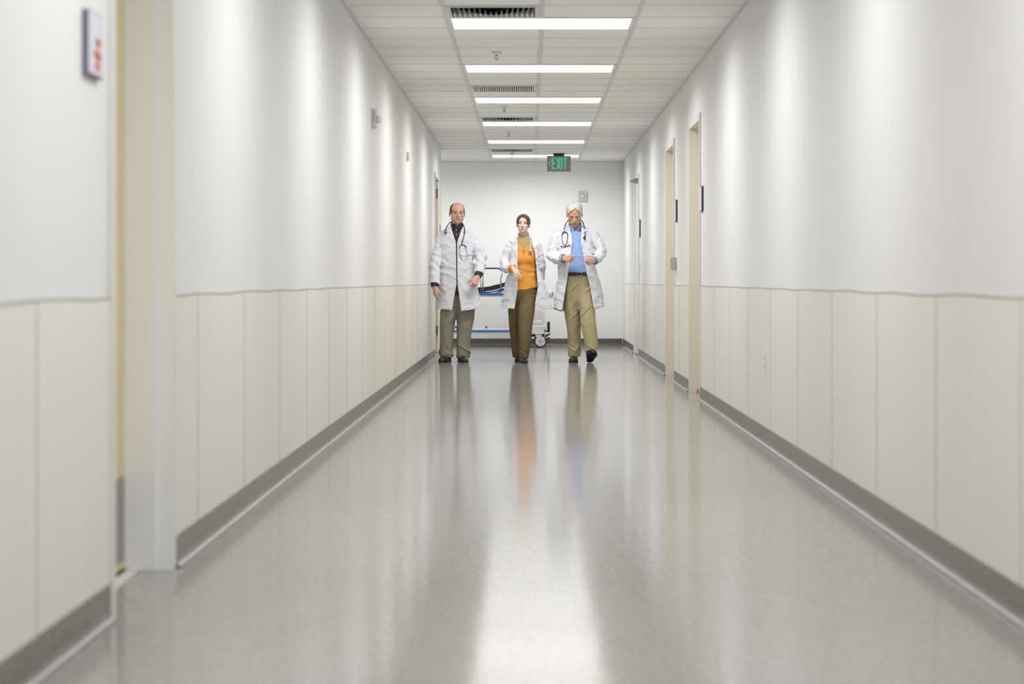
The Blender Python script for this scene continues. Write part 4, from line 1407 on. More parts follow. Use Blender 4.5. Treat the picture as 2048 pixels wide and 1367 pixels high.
build_hand(F, P(869.6, 573, -.188), (.13, -.10, -1), (.78, .6, 0), 1, [(12, 14, 10), (16, 16, 12), (20, 20, 14), (24, 24, 16)], 0.0, 0.98, (.85, .45, .25), 12)
build_hand(F, P(955.2, 553.0, -.205), (-.34, -.32, -.9), (-.45, .85, -.1), -1, [(35, 50, 30), (42, 55, 30), (46, 58, 30), (50, 60, 30)], 0.05, 1.0, (.75, .6, .2), 14)
fc = face_color(H1, (216, 174, 152), (186, 122, 108), (96, 74, 58), stubble=(184, 148, 132))
man1 = skin(F, 'person', M['skin'], None, at=base, color=fc, label='bald person in glasses and buttoned white coat, walking beside left wall', cat='person')
# hair: a close-cropped band round the sides and back
F = Field(H1.c - .16, H1.c + .16, 0.003)
for p in H1.skull(0.0035): F.add(p, 0.02)
def _hair1(X, Y, Z):
    v = [X - H1.c[0], Y - H1.c[1], Z - H1.c[2]]
    x, f, z = [(v[0] * H1.R[0, i] + v[1] * H1.R[1, i] + v[2] * H1.R[2, i]) / H1.sc for i in range(3)]
    top = 0.096 + 0.006 * np.clip(-f / 0.05, 0, 1) - 0.35 * np.clip(f, 0, 1)
    bot = np.where(f > -0.004, -0.005, -0.005 - 1.5 * np.clip(-f - 0.004, 0, 0.05))
    return np.maximum(np.maximum(z - top, bot - z), f - 0.042 + 0.2 * np.clip(z - 0.03, -.05, .08))
F.clip(_hair1)
skin(F, 'hair', M['hair_dark'], man1, relax=1)
# shirt: torso, standing collar with two points, cuffs
F = Field(*g.box(850, 975, -.30, .2, 440, 605), h=0.004)
F.add(loft(g.secs([(464, 912.5, 25, .085), (480, 912.5, 30, .105), (510, 912, 32, .117), (545, 912.5, 32, .118), (590, 915, 33, .12)]), 2.3), .01)
F.add(cone(P(913.5, 466, .02), P(914.2, 450, .012), .071, .0655), .02)
F.clip(lambda X, Y, Z: np.where(np.abs(X - P(914, 450)[0]) < .1, Z - (P(0, 447.5)[2] + 0.22 * np.clip(Y - g.Y + .02, -.08, .1)), -1))
F.raise_(g.poly([(901, 447), (907, 452), (910.5, 457.5), (906.5, 462.5), (901, 455)], -.07), .006, g.Y)
F.raise_(g.poly([(927, 447), (921, 452), (915.5, 457.5), (920.5, 463), (927, 455)], -.07), .006, g.Y)
F.raise_(g.poly([(911.2, 458), (915, 458), (915, 600), (911.2, 600)]), .002, g.Y)
F.front_cut(g.poly([(909, 440), (918.5, 440), (914, 454.5), (912.4, 454.5)], -.07), g.Y - .04)
F.cut(cone(P(914, 456, .012), P(914, 440, .012), .050, .050), .003)
sh = skin(F, 'shirt', M['brown_shirt'], man1, relax=2, clean=True)
for (a, b) in (((P(869.0, 560, -.168), .043), (P(869.4, 573.2, -.187), .041)), ((P(957.8, 543.5, -.17), .042), (P(955.8, 552.3, -.202), .040))):
    F = Field(np.minimum(a[0], b[0]) - .08, np.maximum(a[0], b[0]) + .08, .003)
    n = b[0] - a[0]
    F.add(cutp(cone(a[0], b[0] + unit(n) * .03, a[1], b[1]), b[0], n), .003)
    F.cut(cone(b[0] - unit(n) * .012, b[0] + unit(n) * .05, b[1] - .006, b[1] - .006), .002)
    skin(F, 'shirt_cuff', M['brown_shirt'], man1)
for px, py in ((912.6, 460), (913, 469.5)):
    q = P(px, py, -.1)
    MB().sphere((q[0], g.Y - .112 if py > 465 else g.Y - .098, q[2]), (.006, .004, .006), 10, 6).build('shirt_button', M['button'], sh)
# trousers
F = Field(*g.box(868, 960, -.2, .2, 545, 720), h=0.004)
F.add(loft(g.secs([(555, 913, 29, .105), (580, 914.5, 32, .112), (598, 914.5, 24, .10), (618, 914.5, 10, .06)]), 2.3, .01), .01)
for L in ([(585, 899, 16, .105), (620, 896.5, 16.8, .10), (655, 894, 15.6, .094), (690, 892.2, 14.6, .09), (713.8, 892.8, 14.6, .092, -.01)],
          [(585, 930, 17, .105), (620, 931, 18.5, .10), (655, 929, 16.2, .094), (690, 926.5, 14.2, .09), (714.6, 926, 13.8, .092, -.01)]):
    F.add(loft(g.secs(L), 2.2), .02)
def _fold(fig, py_hem, seed, a=.007):
    zh = fig.P(0, py_hem)[2]
    def fn(x, y, z):
        lowr = np.exp(-((z - zh - .07) / .07) ** 2)
        knee = np.exp(-((z - zh - .5) / .16) ** 2)
        hip = np.exp(-((z - zh - .78) / .10) ** 2)
        v = a * 1.4 * vnoise(x * 12 + seed, y * 12, z * 4 + x * 6)
        v = v - a * 1.5 * lowr * ridge(x * 6 + seed, y * 7, z * 22 + x * 13) - a * 1.1 * (knee + hip) * ridge(x * 7 + seed, y * 7, z * 13 - x * 11)
        return v - a * .5 * ridge(x * 14 + z * 3 + seed, y * 12, z * 4, 3) + a * .5
    return fn
F.disp(_fold(g, 714, 1.3, .010))
for cx in (889, 928):
    F.raise_(g.poly([(cx - .5, 600), (cx + .5, 600), (cx + .3, 705), (cx - .3, 705)], -.1), .003, g.Y, .004)
skin(F, 'trousers', M['olive_trousers'], man1)
o1, _ = build_shoe('shoe', man1, ((881 - VPX) * 24.56 / F_PX, 24.555), ((899.5 - VPX) * 24.82 / F_PX, 24.82), M['brown_leather'])
o2, _ = build_shoe('shoe', man1, ((931.5 - VPX) * 24.55 / F_PX, 24.55), ((919.5 - VPX) * 24.82 / F_PX, 24.82), M['brown_leather'])
# coat
V1 = [(896, 436), (930, 436), (925.5, 448), (914.1, 485), (914.3, 540), (915.0, 568), (923.2, 626), (903, 626), (913.0, 568), (912.5, 540), (911.9, 485), (900.5, 450)]
lap1 = [([(900.5, 450), (911.6, 485), (911.6, 488), (896, 472.5), (901, 467), (891, 465), (897, 452)], .006),
        ([(925.5, 448), (914.4, 485), (914.4, 488), (927, 470), (924, 464.5), (935, 464), (930, 452)], .006)]
rz1 = [([(876, 548), (891.5, 546.5), (892, 583), (876, 583)], .0035), ([(936.5, 545), (950, 544), (951, 580), (937, 581)], .0035), ([(934, 488.5), (947, 488), (947, 517), (935, 517)], .0035),
       ([(909.5, 486), (912.4, 486), (913.2, 566), (904.5, 622), (901, 622), (909.8, 566)], .002), ([(914.2, 486), (917, 486), (918, 566), (926, 622), (922, 622), (914.8, 566)], .003)]
coat1 = coat(g, man1, [(464, 911.5, 29, .10, .01), (480, 911.8, 35, .125), (505, 912, 36, .137), (530, 912, 35.5, .137), (560, 912.8, 37, .14), (590, 916.5, 42.5, .15), (622, 919.5, 49, .165)],
             [(868, 617), (885, 617), (903.5, 619.5), (922.5, 620.5), (968, 614)], [armL, armR],
             [(P(906, 463, .01), P(884, 477.5, .01), .058, .060), (P(921, 463, .01), P(942, 476, .01), .058, .060), (P(913, 469, .03), P(913.8, 449.5, .03), .086, .071)],
             V1, g.box(848, 980, -.36, .24, 440, 628), lap1, rz1, 2.0, g.Y - .03, collar_cut=[([(902, 430), (926, 430), (924.5, 452), (914, 466), (902.5, 452)], g.Y + .03)])
# stethoscope round the neck
st = empty('stethoscope', tuple(P(913, 470)), 'navy stethoscope around the bald person neck, bright metal loop on chest', 'stethoscope', 'stethoscopes worn by the walkers')
mb = MB()
mb.tube(lay(g, coat1, [(890.8, 464.5), (891.2, 459), (893.8, 453), (897.5, 447.5, -.045), (901.5, 444, .0), (908, 443.5, .055), (914, 444, .075), (920, 443.5, .055), (924, 445.5, -.005), (927, 450, -.065), (929.3, 459), (928.5, 468), (925.5, 480), (923.3, 489.5)], .0055, .004), .0055, 10)
mb.build('tubing', M['navy_tube'], st)
mb = MB(); mb.tube(lay(g, coat1, [(918.6, 497), (919.5, 492.5), (923.2, 489.8), (929.5, 490.5), (932, 496)], .0045, .003), .0045, 10); mb.build('yoke', M['navy_tube'], st)
mb = MB(); mb.tube(lay(g, coat1, [(918.8, 496.5), (920.3, 508), (923, 516.5), (926.5, 519), (931, 518.6), (934.6, 514), (935, 508), (932.3, 496)], .0032), .0032, 8); mb.build('headset', M['chrome'], st)
q = lay(g, coat1, [(890.6, 463.5), (890.8, 467)], .006)
mb = MB(); mb.tube([q[0], q[-1]], [.008, .012], 12); mb.build('chest_piece', M['black'], st)
# glasses
gl_ = empty('eyeglasses', tuple(H1.p(0, .1, 0)), 'thin metal-rimmed eyeglasses on the bald person face', 'glasses')
mb = MB()
for s_ in (-1, 1):
    ring = []
    for i in range(25):
        a = 2 * math.pi * i / 24
        ca, sa = math.cos(a), math.sin(a)
        ring.append(H1.p(s_ * .034 + .0255 * abs(ca) ** .7 * np.sign(ca), .1005 - .006 * abs(s_ * .034 + .025 * ca) / .06, -.004 + .0165 * abs(sa) ** .7 * np.sign(sa)))
    mb.tube(ring, .0011, 6)
    mb.tube([H1.p(s_ * .0595, .0945, .006), H1.p(s_ * .074, .05, .004), H1.p(s_ * .081, -.01, .002)], .0012, 6)
mb.tube([H1.p(-.0085, .1, .0), H1.p(0, .106, .003), H1.p(.0085, .1, .0)], .0012, 6)
mb.build('rim', M['steel'], gl_)

# ================================================================== middle: woman in orange
g = Fig(24.6); P = g.P
base = (P(1047, 561)[0], g.Y, 0)
H2 = Head(P(1046.4, 448.6, -0.03), yaw=-3, pitch=-7, roll=-2, sc=0.925, wide=0.94)
armL = [(P(1018, 493), .049), (P(1011.5, 515, .0), .052), (P(1008.6, 531, -.02), .054), (P(1013.5, 536.5, -.10), .052), (P(1021.5, 536, -.17), .049)]
armR = [(P(1075.5, 493), .050), (P(1080.5, 515, .03), .047), (P(1083, 530, .05), .045), (P(1084, 545, .10), .042), (P(1082, 557, .17), .040)]
F = Field(*g.box(990, 1110, -.42, .42, 424, 729), h=0.0032)
body_core(F, g, [(488, 1047, 12, .04), (504, 1047, 18, .07), (540, 1048, 18, .075), (565, 1050, 19, .07), (580, 1050, 16, .06), (597, 1048, 10, .04)],
          [[(p, r - .026) for p, r in armL], [(p, r - .022) for p, r in armR]],
          [[(P(1042, 590, .0), .05), (P(1031, 655, .1), .045), (P(1033, 705, .27), .033), (P(1034.5, 715, .2), .026)], [(P(1057, 590), .05), (P(1051, 655, -.1), .045), (P(1049, 708, -.13), .033), (P(1049, 718, -.2), .026)]],
          (P(1046.4, 459, .018), P(1047.3, 482, .03), .044, .046), H2)
build_head(F, H2, male=False, mouth=0.0006)
build_hand(F, P(1026.0, 535.8, -.205), (.52, -.38, -.72), (-.42, .62, -.55), 1, [(6, 10, 8), (12, 12, 8), (16, 14, 8), (14, 12, 8)], 0.42, 0.90, (.5, .85, .1), 6)
build_hand(F, P(1081.5, 560, .18), (-.05, .12, -1), (-.8, .1, 0), 1, [20, 22, 24, 26], 0.0, 0.85, (.85, .4, .25), 10)
fc = face_color(H2, (228, 188, 168), (184, 108, 98), (104, 74, 52), flush=(224, 166, 146), browz=0.021)
woman = skin(F, 'person', M['skin'], None, at=base, color=fc, label='person in orange sweater and open white coat with one hand raised, walking in the middle', cat='person')
def _hairfn(H, face, nape, ears=True):
    def fn(X, Y, Z):
        v = [X - H.c[0], Y - H.c[1], Z - H.c[2]]
        x, f, z = [(v[0] * H.R[0, i] + v[1] * H.R[1, i] + v[2] * H.R[2, i]) / H.sc for i in range(3)]
        x = x / H.wd
        return face(x, f, z)
    return fn
F = Field(H2.c - .16, H2.c + .16, 0.0028)
for p in H2.skull(0.0145): F.add(p, 0.02)
F.add(H2.ell((0.0, -0.075, 0.045), (0.06, 0.05, 0.06)), 0.03)
F.add(H2.ell((0.0, -0.125, 0.0), (0.036, 0.032, 0.036)), 0.02)        # knot at the back
def _w(x, f, z):
    q = np.sqrt(((x + .004) / .066) ** 2 + ((f - .108) / .102) ** 2 + ((z + .004) / .084) ** 2) - 1
    bot = -.018 - np.clip(-f - .01, 0, .06) * .25
    ear = np.maximum(np.maximum(-(np.abs(x) - .060), -(f + .05)), -(0.012 - z))   # ears stay free
    ear2 = -np.maximum(np.maximum(.062 - np.abs(x), np.abs(f + .012) - .030), z - .012)
    return np.maximum(np.maximum(-q * .06, bot - z), ear2)
F.clip(_hairfn(H2, _w, 0))
F.disp(lambda x, y, z: .0010 * np.sin(((x - H2.c[0]) * 1.2 + (z - H2.c[2]) * .5) * 300))
skin(F, 'hair', M['hair_brown'], woman, relax=1, clean=True)
# turtleneck
F = Field(*g.box(1015, 1080, -.2, .2, 462, 530), h=0.0035)
tl = [(472, 1047.3, 11, .055), (480, 1047.3, 19, .070), (488, 1047.3, 24, .086), (500, 1047.5, 23, .097), (525, 1048, 21, .10)]
F.add(loft(g.secs(tl), 2.2), .01)
F.add(cone(P(1047.3, 484, .022), P(1047.0, 470.5, .006), .060, .0565), .02)
F.clip(lambda X, Y, Z: np.where(np.abs(X - P(1047, 470)[0]) < .09, Z - (P(0, 472.6)[2] + .3 * np.clip(Y - g.Y + .03, -.1, .1)), -1))
F.disp(lambda x, y, z: .0022 * np.sin((z + .25 * (x - P(1047, 470)[0])) * 260) * np.clip((z - P(0, 485)[2]) * 30, 0, 1))

skin(F, 'turtleneck', M['khaki_knit'], woman, relax=2, clean=True)
# sweater
F = Field(*g.box(1012, 1090, -.26, .2, 468, 590), h=0.0038)
F.add(loft(g.secs([(480.5, 1047.3, 15, .070), (489, 1047.3, 25, .09), (500, 1047.5, 25, .105), (518, 1048, 24, .108), (545, 1048.3, 22.6, .098), (562, 1049.5, 24.4, .106), (580, 1051, 26.6, .113)]), 2.2), .01)
for px in (1041.2, 1057.6): F.add(ell(P(px, 517, -.075), (.044, .050, .058)), .035)
hz = g.hem([(1020, 580.5), (1037, 579.8), (1054, 578.3), (1066, 575.5), (1080, 573.2)], -.1)
F.clip(lambda X, Y, Z: hz(X) - Z + 0 * Y)
F.front_cut(g.poly([(1033, 462), (1063, 462), (1062, 482), (1056, 492), (1048.8, 497.8), (1041, 493), (1036, 485), (1033, 476)], -.09), g.Y - .02)
F.cut(ell(P(1047.3, 503.5, -.11), (.0095, .10, .033)), .003)
F.disp(lambda x, y, z: .008 * vnoise(x * 9 + z * 12 + 3, y * 9, z * 22 - x * 10) * np.clip((P(0, 520)[2] - z) * 8, 0, 1) * 2)
sw = skin(F, 'sweater', M['orange_knit'], woman)
a, b = P(1019.5, 536.2, -.155), P(1026.2, 535.7, -.203)
F = Field(np.minimum(a, b) - .07, np.maximum(a, b) + .07, .003); n = b - a
F.add(cutp(cone(a, b + unit(n) * .03, .043, .041), b, n), .003); F.cut(cone(b - unit(n) * .01, b + unit(n) * .05, .034, .034), .002)
skin(F, 'sweater_cuff', M['orange_knit'], woman)
q = P(1048.4, 498.3, -.12)
MB().sphere((q[0], g.Y - .118, q[2]), (.005, .004, .005), 10, 6).build('neck_button', M['button'], sw)
# trousers
F = Field(*g.box(1008, 1085, -.30, .45, 566, 722), h=0.004)
F.add(loft(g.secs([(572, 1051, 23.6, .10), (588, 1049.5, 25.5, .110), (608, 1047, 13, .08)]), 2.3, .01), .01)
for L in ([(590, 1038, 14, .105, .0), (616, 1030, 13.5, .10, .05), (660, 1030, 12, .095, .13), (690, 1032, 10, .092, .2), (716.2, 1033.4, 8.9, .095, .27)],
          [(590, 1057, 17.5, .108, .0), (616, 1052.5, 17, .105, -.05), (660, 1050.4, 13.6, .10, -.1), (690, 1049.6, 11.6, .098, -.12), (717.6, 1048.6, 7.9, .095, -.13)]):
    F.add(loft(g.secs(L), 2.2), .012)
F.disp(_fold(g, 716, 5.1, .004))
F.raise_(g.poly([(1053.6, 600), (1054.6, 600), (1050, 706), (1049, 706)], -.1), .0035, g.Y, .004)
skin(F, 'trousers', M['brown_trousers'], woman)
build_shoe('shoe', woman, ((1049.3 - VPX) * 24.3 / F_PX, 24.285), ((1048.8 - VPX) * 24.5 / F_PX, 24.525), M['dark_wine_leather'], width=.038, pump=True, heel_h=.03)
build_shoe('shoe', woman, ((1036.2 - VPX) * 24.73 / F_PX, 24.735), ((1034.5 - VPX) * 24.97 / F_PX, 24.975), M['dark_wine_leather'], width=.037, pump=True, heel_h=.03)
V2 = [(1035.6, 458), (1060, 458), (1061.5, 478), (1069.8, 504.5), (1075.8, 574), (1069.5, 609), (1068, 626), (1027.5, 626), (1029, 616), (1035.4, 579), (1035.2, 480)]
lap2 = [([(1035.2, 470), (1035.3, 522), (1022, 492), (1027, 488), (1020.5, 484), (1031, 472)], .005), ([(1060.5, 470), (1069.8, 504.5), (1072.3, 535), (1078, 494), (1073.5, 489), (1080, 487), (1066, 472)], .005)]
rz2 = [([(1009, 563), (1022.5, 563), (1022, 600), (1006, 600)], .004), ([(1035.4, 523), (1032, 523), (1032, 579), (1025.5, 616), (1029, 616), (1035.4, 579)], .002), ([(1081, 560), (1092, 560), (1096, 596), (1083, 596)], .003)]
coat2 = coat(g, woman, [(484, 1046.5, 26, .09, .01), (500, 1047, 30, .115), (520, 1047.5, 30, .125), (545, 1048.5, 34, .128), (575, 1050.3, 42.5, .135), (600, 1051.3, 47.5, .14), (620, 1052.5, 52.5, .145)],
             [(998, 613.8), (1029, 617.8), (1069, 610), (1085, 616.5), (1104, 616.5)], [armL, armR],
             [(P(1038, 481.5, .01), P(1019, 491.5, .0), .047, .046), (P(1056, 481.5, .01), P(1074.5, 491.5, .0), .047, .046), (P(1047.3, 487, .03), P(1047, 469.5, .035), .078, .064)],
             V2, g.box(988, 1112, -.28, .28, 460, 626), lap2, rz2, 7.0, g.Y - .005, collar_cut=[([(1037, 455), (1057.5, 455), (1057, 474), (1037.5, 474)], g.Y + .045)])
st = empty('stethoscope', tuple(P(1054, 490)), 'pale pinkish stethoscope around the neck of the person in orange', 'stethoscope', 'stethoscopes worn by the walkers')
mb = MB()
mb.tube(lay(g, coat2, [(1018.8, 521), (1019.2, 516), (1022, 505), (1026.5, 494), (1031.5, 484), (1035, 475.5, -.055), (1037.5, 470.5, .01), (1047, 468, .08), (1056.5, 469.5, .02), (1059.3, 473.5, -.05), (1061, 480.5, -.085), (1061.4, 490, -.113), (1061.3, 499, -.126)], .0042), .0042, 10)
mb.build('tubing', M['pink_tube'], st)
q = P(1060.6, 501.8, -.13)
mb = MB(); mb.lathe((q[0], 0, q[2]), 1, [(q[1] + .008, .012), (q[1] + .004, .023), (q[1] - .003, .0245), (q[1] - .007, .019), (q[1] - .009, .010), (q[1] - .018, .008), (q[1] - .02, .004)], 24); mb.build('chest_piece', M['chrome'], st, label='silver chest piece')
mb = MB(); mb.tube(lay(g, coat2, [(1019.2, 516), (1018.4, 519), (1017.2, 523.4)], .003), .003, 8); mb.tube(lay(g, coat2, [(1019.4, 516.5), (1020.2, 519.5), (1019.6, 524)], .003), .003, 8); mb.build('headset', M['chrome'], st)

# ================================================================== right: white-haired man
g = Fig(24.62); P = g.P
base = (P(1151, 561)[0], g.Y, 0)
H3 = Head(P(1148.9, 428.2, -0.075), yaw=-2, pitch=25, roll=1, sc=1.08, wide=.98)
armL = [(P(1115, 474.5, .01), .062), (P(1107, 495, .0), .062), (P(1103, 510.5, -.02), .060), (P(1112, 517, -.12), .057), (P(1125.5, 517.5, -.22), .056)]
armR = [(P(1188, 472, .01), .064), (P(1197, 490, .0), .066), (P(1202, 504, -.02), .062), (P(1197, 514.5, -.11), .056), (P(1189.5, 520.5, -.2), .053)]
F = Field(*g.box(1085, 1220, -.44, .34, 396, 729), h=0.0032)
body_core(F, g, [(466, 1150, 25, .07), (490, 1150.5, 29, .095), (525, 1152, 28, .10), (555, 1154, 26, .085), (575, 1156, 21, .06), (594, 1157, 12, .04)],
          [[(p, r - .028) for p, r in armL], [(p, r - .028) for p, r in armR]],
          [[(P(1145, 580, .0), .055), (P(1148, 650, .03), .050), (P(1149, 705, .09), .038), (P(1148, 716, .0), .03)], [(P(1167, 580), .055), (P(1176, 650, -.1), .050), (P(1181, 700, -.13), .038), (P(1182, 708, -.2), .03)]],
          (P(1149, 442, -.0), P(1150, 470, .03), .058, .064), H3)
build_head(F, H3)
build_hand(F, P(1127.2, 517.2, -.232), (.80, -.60, .0), (.55, .82, -.12), 1, [(62, 80, 50), (68, 84, 50), (72, 86, 50), (76, 86, 50)], 0.0, 1.02, (.85, .35, .5), 22)
build_hand(F, P(1188.3, 520.9, -.215), (-.72, -.68, -.12), (-.62, .76, -.1), -1, [(66, 80, 50), (72, 84, 50), (76, 86, 50), (80, 86, 50)], 0.0, 0.98, (.95, .25, .35), 8)
fc = face_color(H3, (208, 162, 130), (176, 118, 100), (128, 104, 84), flush=(204, 140, 112), eye_open=.35)
man2 = skin(F, 'person', M['skin'], None, at=base, color=fc, label='white-haired person with moustache looking down at his hands, blue shirt and open white coat', cat='person')
F = Field(H3.c - .17, H3.c + .17, 0.003)
for p in H3.skull(0.011): F.add(p, 0.02)
F.add(H3.ell((-0.012, 0.012, 0.094), (0.062, 0.06, 0.030)), 0.02)
F.add(H3.ell((0.03, -0.01, 0.092), (0.045, 0.06, 0.028)), 0.02)
def _w3(x, f, z):
    hl = np.where(x < 0.012, .066, .086)
    q = np.sqrt((x / .068) ** 2 + ((f - .110) / .105) ** 2 + ((z + .006) / np.where(x < .006, .092, .106)) ** 2) - 1
    bot = np.where(f > -.008, -.012, -.012 - 1.2 * np.clip(-f - .008, 0, .06))
    return np.maximum(np.maximum(-q * .06, bot - z), f - .098)
F.clip(_hairfn(H3, _w3, 0))
F.disp(lambda x, y, z: .010 * vnoise(x * 38 + z * 10, y * 26, z * 40))
skin(F, 'hair', M['hair_white'], man2, relax=1, clean=True)
F = Field(H3.p(0, .09, -.055) - .06, H3.p(0, .09, -.055) + .06, 0.0022)
for s_ in (-1, 1):
    F.add(H3.cone((s_ * .002, .094, -.0515), (s_ * .018, .089, -.0545), .0062, .0062), .004)
    F.add(H3.cone((s_ * .018, .089, -.0545), (s_ * .030, .078, -.066), .0062, .0035), .004)
F.disp(lambda x, y, z: .002 * vnoise(x * 160, y * 60, z * 60))
skin(F, 'moustache', M['hair_white'], man2)
# shirt
F = Field(*g.box(1088, 1216, -.32, .22, 438, 560), h=0.0038)
F.add(loft(g.secs([(464, 1150, 26, .088), (480, 1150.3, 31, .11), (510, 1151, 33, .130, -.01), (535, 1153, 33, .142, -.012), (553, 1154.5, 32, .135, -.005)]), 2.3), .01)
F.add(cone(P(1150, 468, .02), P(1149.3, 449, .0), .074, .067), .02)
F.clip(lambda X, Y, Z: np.where(np.abs(X - P(1150, 450)[0]) < .1, Z - (P(0, 450.5)[2] + .38 * np.clip(Y - g.Y + .02, -.1, .1)), -1))
F.raise_(g.poly([(1136, 444), (1143, 450.5), (1150, 461), (1146, 464.5), (1141.2, 457.5), (1137, 452)], -.07), .0065, g.Y)
F.raise_(g.poly([(1165, 444), (1158, 450.5), (1151.2, 461), (1154, 464), (1162.2, 455.5), (1165, 450)], -.07), .0065, g.Y)
F.raise_(g.poly([(1150, 461), (1156, 461), (1160, 500), (1162, 546), (1157, 546), (1154.5, 500)]), .002, g.Y)
F.front_cut(g.poly([(1140, 438), (1161, 438), (1158.5, 450.5), (1151.2, 461.5), (1150, 461.5), (1143.5, 450.5)], -.07), g.Y - .04)
F.cut(cone(P(1149.4, 460, .0), P(1149.4, 440, -.005), .050, .050), .003)
F.disp(lambda x, y, z: .010 * vnoise(x * 10 + z * 14, y * 8, z * 20 - x * 8) * np.clip((P(0, 505)[2] - z) * 6, 0.1, 1))
F.clip(lambda X, Y, Z: np.where(np.abs(X - P(1154, 545)[0]) < .21, P(0, 545.6)[2] - Z, -1) + 0 * Y)
sh = skin(F, 'shirt', M['blue_shirt'], man2, relax=2, clean=True)
for px, py, dy in ((1151.8, 466, -.103), (1156.7, 480.6, -.118), (1158, 496.5, -.133), (1159, 512, -.144), (1159.8, 528.6, -.155), (1156.5, 539.3, -.154)):
    q = P(px, py, dy)
    MB().sphere(tuple(q), (.0058, .004, .0058), 10, 6).build('shirt_button', M['button'], sh)
for (a, b, r) in ((P(1118, 517.8, -.17), P(1127.8, 518.6, -.236), .046), (P(1193, 518, -.165), P(1187.8, 521.8, -.218), .044)):
    F = Field(np.minimum(a, b) - .08, np.maximum(a, b) + .08, .003); n = b - a
    F.add(cutp(cone(a, b + unit(n) * .03, r, r), b, n), .003); F.cut(cone(b - unit(n) * .014, b + unit(n) * .05, r - .006, r - .006), .002)
    skin(F, 'shirt_cuff', M['blue_shirt'], man2)
# trousers, belt
F = Field(*g.box(1115, 1212, -.32, .3, 540, 720), h=0.004)
F.add(loft(g.secs([(547, 1154.5, 31.2, .143), (572, 1155.5, 30.5, .134), (596, 1156.5, 26, .115), (618, 1157.5, 12, .07)]), 2.3, .004), .01)
right_hem = g.hem([(1160, 702.5), (1170, 701.5), (1184, 699.5), (1200, 695)], -.2)
for i, L in enumerate(([(575, 1143.8, 16.5, .11), (614, 1143, 16.2, .105, .02), (650, 1147.2, 15, .096, .04), (690, 1149.2, 13.6, .092, .075), (713, 1148.8, 12.8, .092, .075)],
          [(575, 1168, 17.5, .115, -.01), (614, 1173, 16, .105, -.06), (655, 1177.3, 15.4, .10, -.11), (685, 1182, 14.6, .096, -.14), (704, 1183.4, 14.4, .096, -.15)])):
    p = loft(g.secs(L), 2.2)
    if i == 1:
        p0 = p
        p = Prim(lambda X, Y, Z, f=p0.fn: np.maximum(f(X, Y, Z), right_hem(X) - Z), p0.lo, p0.hi)
    F.add(p, .018)
F.disp(_fold(g, 712, 9.4, .008))
F.raise_(g.poly([(1156, 553), (1158, 553), (1158, 580), (1156, 578)]), .003, g.Y)
F.raise_(g.poly([(1142.5, 560), (1143.5, 560), (1149.5, 700), (1148.5, 700)], -.1), .003, g.Y, .004)
skin(F, 'trousers', M['khaki_trousers'], man2)
F = Field(*g.box(1118, 1192, -.2, .2, 538, 556), h=0.0032)
F.add(loft(g.secs([(544.2, 1154.5, 32.4, .150, -.006), (551, 1154.5, 32.4, .150, -.004)]), 2.3), .003)
be = skin(F, 'belt', M['black_leather'], man2, relax=0)
mb = MB(); q = P(1159, 547.6, -.160)
ring = [(q[0] + u, q[1] - .002, q[2] + v) for u, v in ((-.026, -.02), (-.026, .02), (.026, .02), (.026, -.02), (-.026, -.02))]
mb.tube(ring, .0032, 8); mb.build('belt_buckle', M['chrome'], be)
build_shoe('shoe', man2, ((1146 - VPX) * 24.49 / F_PX, 24.495), ((1148.5 - VPX) * 24.77 / F_PX, 24.775), M['black_leather'], width=.052)
build_shoe('shoe', man2, ((1188.5 - VPX) * 24.25 / F_PX, 24.225), ((1178.8 - VPX) * 24.5 / F_PX, 24.50), M['black_leather'], tilt=24, width=.050, lift=.003)
V3 = [(1136, 436), (1166, 436), (1162.6, 449), (1162, 482.7), (1166.8, 514.3), (1172.6, 543.3), (1180.5, 575), (1188.6, 626), (1123.6, 626), (1135.8, 548.6), (1141.6, 511.7), (1145, 482.7), (1139, 449)]
lap3 = [([(1139, 449), (1145, 482.7), (1143, 500), (1131, 472), (1135, 466), (1126.5, 463), (1133, 450)], .006), ([(1162.6, 449), (1162, 482.7), (1164.5, 500), (1171, 470), (1167.5, 465), (1177, 462), (1168, 450)], .006)]
rz3 = [([(1175, 483), (1188, 482), (1188.5, 506), (1177, 508)], .004), ([(1109, 560), (1124, 562), (1122, 600), (1107, 598)], .0035), ([(1189, 556), (1203, 554), (1206, 590), (1192, 594)], .0035),
       ([(1166.8, 514), (1172.6, 543), (1180.5, 575), (1188, 619), (1193, 619), (1185, 575), (1177, 543), (1170, 514)], .0025), ([(1141.6, 511), (1135.8, 548), (1124.5, 619), (1120, 619), (1131.5, 548), (1138, 511)], .0025)]
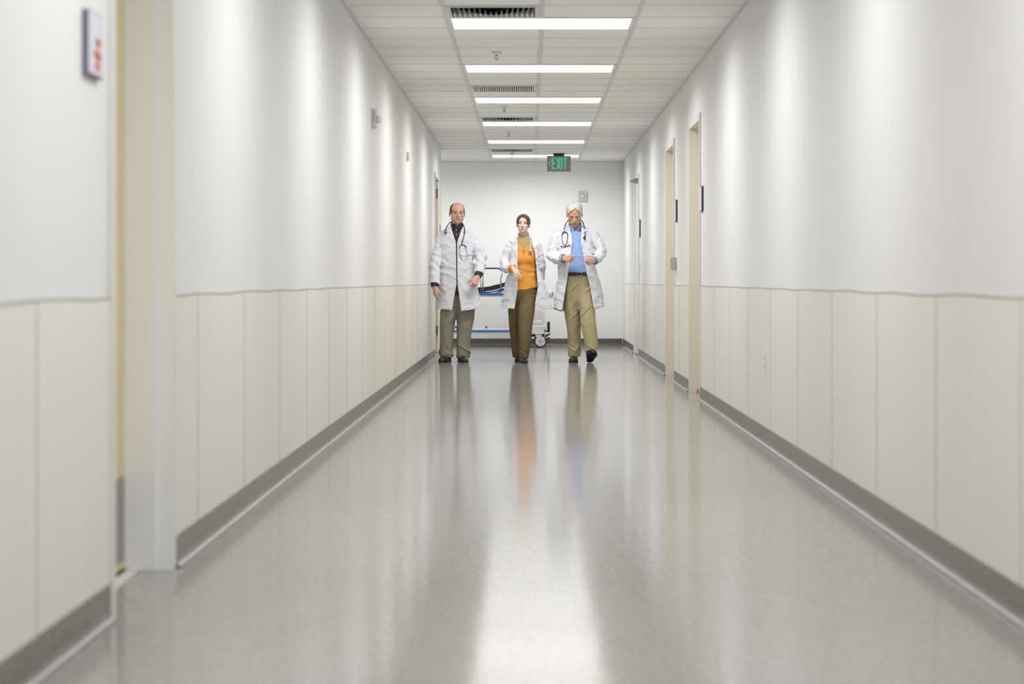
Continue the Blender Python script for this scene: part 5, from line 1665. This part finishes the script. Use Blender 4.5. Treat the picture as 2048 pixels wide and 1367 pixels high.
coat3 = coat(g, man2, [(464, 1150, 29, .10, .01), (480, 1150.3, 35.5, .128), (510, 1152, 37.5, .15, -.005), (540, 1154.5, 39, .155, -.005), (562, 1157, 42.5, .158), (590, 1158, 47.5, .165), (622, 1158, 53, .175)],
             [(1106, 616), (1113, 618.8), (1122, 622), (1189, 618), (1211, 613)], [armL, armR],
             [(P(1141, 460.5, .01), P(1116, 473, .01), .058, .058), (P(1159, 459.5, .01), P(1186.5, 470, .01), .058, .060), (P(1150, 468, .03), P(1149.5, 448.5, .03), .090, .075)],
             V3, g.box(1083, 1222, -.36, .26, 440, 628), lap3, rz3, 13.0, g.Y - .01, collar_cut=[([(1138, 430), (1162, 430), (1161.5, 456), (1139.5, 456)], g.Y + .03)])
st = empty('stethoscope', tuple(P(1150, 470)), 'navy stethoscope around the neck of the white-haired person, blue loop at left', 'stethoscope', 'stethoscopes worn by the walkers')
mb = MB()
mb.tube(lay(g, coat3, [(1129.5, 463.5), (1128.3, 458), (1130.5, 450.5), (1133.2, 444.5, -.09), (1136.5, 440.5, -.03), (1143, 440, .06), (1150, 440.5, .085), (1157, 440, .05), (1163, 440, -.045), (1166.5, 446, -.095), (1169.5, 455.5), (1170.6, 465), (1169.6, 473.5)], .0055, .005), .0055, 10)
mb.build('tubing', M['navy_tube'], st)
mb = MB(); mb.tube(lay(g, coat3, [(1124, 472), (1124.6, 467), (1127, 464.2), (1130.2, 463.2), (1133.8, 465), (1135.3, 468.5), (1135.2, 473)], .005, .003), .005, 10); mb.build('yoke', M['navy_tube'], st)
mb = MB(); mb.tube(lay(g, coat3, [(1124, 471), (1124.6, 480), (1127, 488), (1130, 492.3), (1131.5, 493.2), (1138.5, 490.3)], .0036), .0036, 8); mb.tube(lay(g, coat3, [(1135.2, 472), (1134.5, 481), (1132, 489), (1129.5, 493.2), (1127, 494.2), (1122.8, 492.4)], .0036, .006), .0036, 8)
mb.build('headset', M['navy_tube'], st)
mb = MB()
for e_ in ((1138.7, 490.2), (1122.4, 492.2)):
    q = lay(g, coat3, [e_, (e_[0] + .1, e_[1])], .006, .003)[0]
    mb.sphere(tuple(q), (.0085, .008, .007), 10, 8)
    mb.build('ear_tip', M['black'], st); mb = MB()
mb = MB(); q = lay(g, coat3, [(1169.6, 472.8), (1168.2, 475), (1170.5, 478.6)], .009)
mb.tube([q[0], q[len(q) // 2], q[-1]], [.010, .014, .008], 12); mb.build('chest_piece', M['black'], st)
